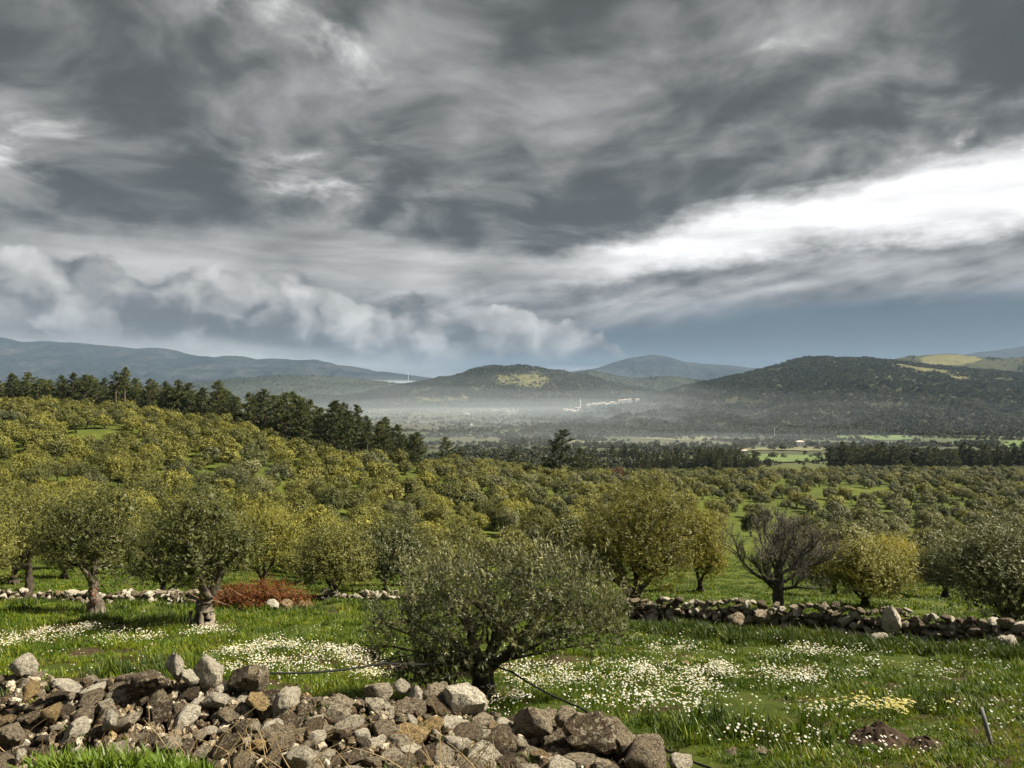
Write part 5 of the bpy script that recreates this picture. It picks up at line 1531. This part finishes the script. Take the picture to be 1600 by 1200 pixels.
farm = [(729, 648, 2050, 16, 'white farmhouse alone in the mist, furthest left'), (774, 641, 2300, 18, 'long white farmhouse at the foot of the central hill'), (793, 641, 2300, 11, 'white house right of the long one under the central hill'), (803, 642, 2280, 9, 'smallest house of three under the central hill'), (735, 669, 1500, 7, 'tiny white shed in the mist below the lone farmhouse'), (1163, 706, 690, 5, 'small white hut behind the end of the centre tree belt'), (1250, 697, 860, 9, 'long low white shed beyond the green field'), (1424, 709, 640, 6, 'white cottage behind the long tree belt'), (1433, 708, 645, 5, 'second white cottage, touching the first behind the belt'), (1301, 586, 2450, 9, 'white house high on the right hill'), (1338, 589, 2440, 12, 'pale house along the slope right of the high one')]
for px, py, Y, w, lab in farm:
    x = at(px, Y); house((x, Y, land(x, Y)), w, 7 if w > 7 else 4, 5.5 if w > 7 else 3.4, vr.uniform(-.25, .25), lab, 'white farmhouses')
def minaret(px, Y):
    x = at(px, Y); o = thing('minaret', (x, Y, land(x, Y)), 'slender white minaret rising above the village houses', 'minaret')
    mb = MB(); mb.tube([(0, 0, -2), (0, 0, 9), (0, 0, 11), (0, 0, 26)], [2.2, 2.2, 1.6, 1.5], 12); mb.build('shaft', M_LIME, o)
    mb = MB(); mb.tube([(0, 0, 25.2), (0, 0, 26.2), (0, 0, 27.2)], [1.6, 2.5, 2.5], 12); mb.build('balcony', M_LIME, o)
    mb = MB(); mb.tube([(0, 0, 27.1), (0, 0, 31)], [1.2, 1.15], 12); mb.build('upper_shaft', M_LIME, o)
    mb = MB(); mb.tube([(0, 0, 31), (0, 0, 37)], [1.5, .05], 12); mb.build('spire', M_STEEL, o)
minaret(907, 2500)
def mast(px, Y, top):
    x = at(px, Y); z = land(x, Y); h = zpic(top, Y) - z
    o = thing('radio_mast', (x, Y, z), 'thin pale lattice mast on the low hill left of the central one', 'mast'); mb = MB()
    legs = [(math.cos(a) * 2.0, math.sin(a) * 2.0) for a in (0, 2.09, 4.19)]
    for lx, ly in legs: mb.tube([(lx, ly, -3), (lx * .5, ly * .5, h)], [.6, .35], 5)
    mb.build('frame', M_STEEL, o); mb = MB()
    for k in range(16):
        z0, z1 = h * k / 16, h * (k + 1) / 16
        for i in range(3):
            a, b_ = legs[i], legs[(i + 1) % 3]; s0, s1 = 1 - .5 * k / 16, 1 - .5 * (k + 1) / 16
            mb.tube([(a[0] * s0, a[1] * s0, z0), (b_[0] * s1, b_[1] * s1, z1)], [.2, .2], 4)
    mb.build('bracing', M_STEEL, o)
    mb = MB(); mb.tube([(0, 0, h - 4), (0, 0, h + 9)], [.5, .3], 5); mb.build('antenna', M_STEEL, o)
mast(638, 4500, 583)
for px, Y, hgt, lab in ((1388, 880, 11, 'white pole in the valley behind the long tree belt'), (1280, 830, 10, 'thin pole right of the long low shed'), (1210, 1150, 12, 'thin pole in the far fields above the green one')):
    p = gpt(px, Y); mb = MB(); mb.tube([(0, 0, -1), (0, 0, hgt)], [.35, .25], 6)
    o = thing('utility_pole', p, lab, 'pole'); mb.build('post', M_STEEL, o)
    mb = MB(); mb.box((0, 0, hgt - 1.2), (2.6, .2, .25)); mb.build('crossarm', M_STEEL, o)

# ------------------------------------------------------------------ grass, weeds, flowers, dry stalks
def tuft(seed, n, h, w, spread, leaf, lean=.5, segs=2, name='tuft'):
    rng = np.random.default_rng(seed); V, F, T_ = [], [], []
    for i in range(n):
        a = rng.uniform(0, 2 * PI); r = spread * math.sqrt(rng.uniform()); b0 = np.array([math.cos(a) * r, math.sin(a) * r, -.03])
        da = rng.uniform(0, 2 * PI); ln = rng.uniform(.1, 1) * lean; H = h * rng.uniform(.5, 1.15); ww = w * rng.uniform(.7, 1.3)
        d = np.array([math.cos(da), math.sin(da), 0.]); s = np.array([-d[1], d[0], 0.]); k = len(V)
        for j in range(segs):
            t = j / segs; c = b0 + d * ln * H * t * t + np.array([0, 0, H * t * (1 - .25 * ln * t)]); q = ww * (1 - .55 * t) / 2
            V += [c - s * q, c + s * q]
        V.append(b0 + d * ln * H + np.array([0, 0, H * (1 - .25 * ln)]))
        for j in range(segs - 1): F.append((k + 2 * j, k + 2 * j + 1, k + 2 * j + 3, k + 2 * j + 2))
        F.append((k + 2 * segs - 2, k + 2 * segs - 1, k + 2 * segs)); tt = rng.uniform(0, 1); T_ += [tt] * (2 * segs + 1)
    return mesh_obj(name, V, F, leaf, attrs={'tint': T_}, link=False)


def ground_pts(n, px0, px1, y0, y1, dens=None, seed=1):
    """points of the ground spread evenly over its area inside the bearings px0..px1 and distances y0..y1"""
    r_ = np.random.default_rng(seed)
    Y = np.sqrt(r_.uniform(y0 ** 2, y1 ** 2, n)); px = r_.uniform(px0, px1, n); X = (px - 800) / FPX * Y
    if dens is not None:
        k = r_.uniform(0, 1, n) < dens(X, Y, px); X, Y = X[k], Y[k]
    return X, Y
def blocked(X, Y):
    """inside the front wall"""
    return (Y > 6.3) & (Y < 8.7) & (X < x_hi)


def soil(X, Y): return fbm(X * .45, Y * .6, 3, 66)
GR = [tuft(900 + i, 22, .115, .013, .12, M_GRASS, .9) for i in range(4)] + [tuft(910 + i, 20, .17, .012, .10, M_GRASS, .7) for i in range(2)] + [tuft(920 + i, 16, .10, .028, .12, M_WEED, 1.1) for i in range(2)]
X, Y = ground_pts(58000, -260, 1860, 7.0, 24, lambda X, Y, px: np.where(blocked(X, Y), 0, sstep(soil(X, Y), -.26, .0) * np.clip(13 / Y, .35, 1)), 2)
n = len(X); r_ = np.random.default_rng(4); s_ = r_.uniform(.55, 1.25, n) * (1 + .65 * fbm(X * .8, Y * .8, 2, 31)) * np.clip(Y / 13, .8, 1.35)
scatter('grass', GR, np.stack([X, Y, gz(X, Y)], -1), np.stack([r_.uniform(-.15, .15, n), r_.uniform(-.15, .15, n), r_.uniform(0, 6.28, n)], -1), np.stack([s_, s_, s_ * r_.uniform(.7, 1.3, n)], -1), r_.integers(0, 8, n), 'short green grass of the terrace below the olives')
G2 = [tuft(930 + i, 20, .18, .032, .24, M_GRASS, .8) for i in range(3)] + [tuft(940, 16, .16, .05, .26, M_WEED, 1.0)]
X, Y = ground_pts(64000, -260, 1860, 22, 75, lambda X, Y, px: np.clip(30 / Y, .3, 1) * sstep(soil(X * .6, Y * .6), -.4, -.05), 3)
n = len(X); s_ = r_.uniform(.5, 1.2, n)
scatter('grass', G2, np.stack([X, Y, gz(X, Y)], -1), np.stack([np.zeros(n), np.zeros(n), r_.uniform(0, 6.28, n)], -1), np.stack([s_, s_, s_ * r_.uniform(.6, 1.2, n)], -1), r_.integers(0, 4, n), 'grass on the floor of the grove')
X, Y = ground_pts(5200, -500, 2100, 2.6, 7.2, lambda X, Y, px: np.where(blocked(X, Y), 0, sstep(soil(X, Y), -.3, -.02)), 14)
n = len(X); s_ = r_.uniform(.5, 1.0, n)
scatter('grass', [tuft(946 + i, 18, .10, .011, .11, M_GRASS, .9) for i in range(3)], np.stack([X, Y, gz(X, Y)], -1), np.stack([r_.uniform(-.15, .15, n), r_.uniform(-.15, .15, n), r_.uniform(0, 6.28, n)], -1), np.stack([s_, s_, s_], -1), r_.integers(0, 3, n), 'short grass of the near bank in front of the wall')
# rank weeds along the foot of the right wall and beside the trees
WD = [tuft(950 + i, 40, .36, .026, .22, M_WEED, .6, 3) for i in range(3)] + [tuft(955, 34, .34, .02, .2, M_GRASS, .6, 3)]
PW, RW = [], np.random.default_rng(8)
for _ in range(1500):
    s = RW.uniform(0, 1); x = 3.2 + s * 9.5; y = 21.0 - s * 5.3 - RW.uniform(.3, 1.9) - .25
    PW.append((x, y))
for _ in range(420):
    x = at(RW.uniform(-40, 1000), 25); PW.append((x * RW.uniform(.95, 1.1), RW.uniform(24.5, 28.5)))
for _ in range(260):
    c_ = [(1140, 8.9), (1165, 9.1), (215, 13.6), (250, 14.2), (1450, 10.5), (180, 21.5), (265, 22)][RW.integers(0, 7)]
    PW.append((at(c_[0], c_[1]) + RW.normal() * .5, c_[1] + RW.normal() * .35))
PW = np.array(PW); n = len(PW); s_ = RW.uniform(.4, 1.0, n)
scatter('weeds', WD, np.column_stack([PW, gz(PW[:, 0], PW[:, 1])]), np.stack([RW.uniform(-.2, .2, n), RW.uniform(-.2, .2, n), RW.uniform(0, 6.28, n)], -1), np.stack([s_, s_, s_ * RW.uniform(.7, 1.2, n)], -1), RW.integers(0, 4, n), 'rank green weeds along the stone walls')
# lush bright grass on the near bank
LU = [tuft(970 + i, 16, .20, .020, .09, M_LUSH, .75, 3) for i in range(3)]
px = RW.uniform(55, 318, 520); Y = RW.uniform(5.3, 6.5, 520); k = (Y > 5.5 + .3 * fbm(px / 40, Y, 2, 3) + np.abs(px - 185) / 140 * .25)
px, Y = px[k], Y[k]; X = (px - 800) / FPX * Y; n = len(X); s_ = RW.uniform(.7, 1.3, n)
zb_ = np.array([max(float(gz(a, b_)), zpic(1222 - 10 * math.sin(c_ / 90), b_) if b_ < 6.35 else -99) for a, b_, c_ in zip(X, Y, px)])
scatter('bank_grass', LU, np.column_stack([X, Y, zb_]), np.stack([RW.uniform(-.3, .3, n), RW.uniform(-.3, .3, n), RW.uniform(0, 6.28, n)], -1), np.stack([s_, s_, s_], -1), RW.integers(0, 3, n), 'bright lush grass on the near bank at the bottom left')


def daisy(seed, petal, R):
    rng = np.random.default_rng(seed); V, F, Mi, T_ = [], [], [], []
    for k in range(3):
        a0 = rng.uniform(0, 6.28); c = np.array([rng.normal() * .05, rng.normal() * .05, rng.uniform(.13, .26)]); tl = rng.normal(size=2) * .28
        # stem
        b = len(V); V += [(c[0] * .3 - .003, c[1] * .3, 0), (c[0] * .3 + .003, c[1] * .3, 0), (c[0], c[1], c[2])]; F.append((b, b + 1, b + 2)); Mi.append(2); T_ += [.4] * 3
        b = len(V); n = 10; V.append(tuple(c)); 
        for i in range(n * 2):
            a = a0 + PI * i / n; r = R * (1 if i % 2 == 0 else .72); x, y = math.cos(a) * r, math.sin(a) * r
            V.append((c[0] + x, c[1] + y, c[2] + x * tl[0] + y * tl[1] + .004))
        for i in range(n * 2): F.append((b, b + 1 + i, b + 1 + (i + 1) % (n * 2))); Mi.append(0)
        T_ += [rng.uniform()] * (n * 2 + 1)
        b = len(V); V.append((c[0], c[1], c[2] + .016))
        for i in range(6):
            a = PI * i / 3; x, y = math.cos(a) * R * .34, math.sin(a) * R * .34; V.append((c[0] + x, c[1] + y, c[2] + .007 + x * tl[0] + y * tl[1]))
        for i in range(6): F.append((b, b + 1 + i, b + 1 + (i + 1) % 6)); Mi.append(1)
        T_ += [.5] * 7
    return mesh_obj('daisy', V, F, [petal, M_EYE, M_GRASS], mat_idx=Mi, attrs={'tint': T_}, link=False)


def blob(px, Y, a, b_): return (at(px, Y), Y, a, b_)
drifts = [(blob(470, 14.6, 1.55, 1.7), 1.0), (blob(400, 15.6, .9, 1.2), .9), (blob(560, 13.4, .7, 1.2), .8), (blob(110, 18.5, 1.1, 1.4), .8), (blob(20, 16.5, .8, 1.2), .5), (blob(860, 12.6, 1.0, 1.5), .9), (blob(990, 13.0, 1.1, .9), 1.0), (blob(1100, 13.2, 1.2, .8), 1.0), (blob(1190, 12.9, 1.2, .55), 1.0), (blob(1290, 12.35, 1.1, .33), 1.0), (blob(1040, 11.6, 1.1, .8), .7), (blob(1010, 10.1, 1.0, .7), .7), (blob(1230, 9.9, .9, .6), .28), (blob(1130, 8.4, .8, .5), .26), (blob(1330, 8.0, .8, .6), .24), (blob(1500, 9.2, .7, .7), .2), (blob(1260, 15.2, 1.6, .8), .45), (blob(330, 18.3, .8, .8), .6), (blob(200, 17.5, .9, 1.), .5), (blob(1060, 15.6, .8, .6), .5), (blob(800, 10.3, .5, .8), .8), (blob(1420, 13.5, 1.2, .6), .25)]
def dens(X, Y, px):
    d = np.full(X.shape, .018) * (Y < 20)
    for (x, y, a, b_), k in drifts: d = np.maximum(d, k * np.clip(1.25 - ((X - x) / a) ** 2 - ((Y - y) / b_) ** 2, 0, 1))
    d = d * sstep(fbm(X * 1.5, Y * 1.5, 4, 55), -.22, .38)
    return np.where(blocked(X, Y), 0, d)
DK = [daisy(980 + i, M_PETAL, .0138) for i in range(4)]
X, Y = ground_pts(66000, -40, 1640, 7.3, 20, dens, 9)
n = len(X); s_ = RW.uniform(.75, 1.3, n)
scatter('daisies', DK, np.stack([X, Y, gz(X, Y)], -1), np.stack([RW.uniform(-.25, .25, n), RW.uniform(-.25, .25, n), RW.uniform(0, 6.28, n)], -1), np.stack([s_, s_, s_], -1), RW.integers(0, 4, n), 'drifts of white daisies in the grass')
print('daisies', n)
YK = [daisy(990 + i, M_YPETAL, .024) for i in range(2)]
X = at(1395, 9.8) + RW.normal(size=52) * .36; Y = 9.95 + RW.normal(size=52) * .28; n = 52; s_ = RW.uniform(.8, 1.2, n)
scatter('yellow_flowers', YK, np.stack([X, Y, gz(X, Y)], -1), np.stack([np.zeros(n), np.zeros(n), RW.uniform(0, 6.28, n)], -1), np.stack([s_, s_, s_], -1), RW.integers(0, 2, n), 'clump of pale yellow flowers above the earth heap')

# weeds and moss rooted among the stones of the wall
WW = [tuft(1010 + i, 30, .09, .014, .10, M_WEED, 1.2, 2) for i in range(3)] + [tuft(1015, 26, .12, .010, .08, M_GRASS, .9, 2)]
WP = []
for _ in range(330):
    X_ = RW.uniform(x_lo, x_hi); t_ = RW.uniform(0, 1.15)
    if float(fbm(X_ * 1.1, t_ * 1.5, 2, 77)) > -.02: WP.append(tuple(wall_pt(X_, t_) + Vector((0, -.03, -.02))))
WP = np.array(WP); n = len(WP); s_ = RW.uniform(.6, 1.3, n)
scatter('wall_weeds', WW, WP, np.stack([RW.uniform(-.4, .4, n), RW.uniform(-.3, .3, n), RW.uniform(0, 6.28, n)], -1), np.stack([s_, s_, s_], -1), RW.integers(0, 4, n), 'small weeds and moss rooted among the stones of the front wall')

# dry stalks in front of the wall
pr = random.Random(21); mb = MB()
for _ in range(75):
    px = pr.choice([pr.uniform(280, 560), pr.uniform(280, 560), pr.uniform(560, 760), pr.uniform(0, 280)]); Y = pr.uniform(6.1, 6.9); p = Vector((at(px, Y), Y, zpic(pr.uniform(1170, 1230), Y)))
    d = Vector((pr.uniform(-1, 1), pr.uniform(-.1, .4), pr.uniform(.5, 1.2))).normalized(); L = pr.uniform(.2, .55); s = Vector((pr.uniform(-.5, .5), 0, -.15))
    mb.tube([p + d * L * t + s * L * t * t for t in (0, .33, .66, 1)], [.004, .0035, .003, .002], 4)
o = mb.build('dry_stalks', flat_mat('straw', (.20, .13, .06), (.36, .27, .14), 8.0)); tag(o, 'thin dry stalks standing before the tumbled wall', kind='stuff')
DT = [tuft(995 + i, 26, .22, .006, .12, M_DRY, .9, 3) for i in range(2)]
DP = [(at(RW.uniform(300, 800), 6.6), RW.uniform(6.2, 6.9)) for _ in range(60)] + [(at(RW.uniform(1060, 1300), 20) , 20.6 - RW.uniform(0, .5)) for _ in range(40)]
DP = np.array(DP); n = len(DP); s_ = RW.uniform(.6, 1.2, n)
scatter('dry_grass', DT, np.column_stack([DP, gz(DP[:, 0], DP[:, 1]) + .05]), np.stack([RW.uniform(-.3, .3, n), RW.uniform(-.3, .3, n), RW.uniform(0, 6.28, n)], -1), np.stack([s_, s_, s_], -1), RW.integers(0, 2, n), 'tufts of dry grass among the stones')
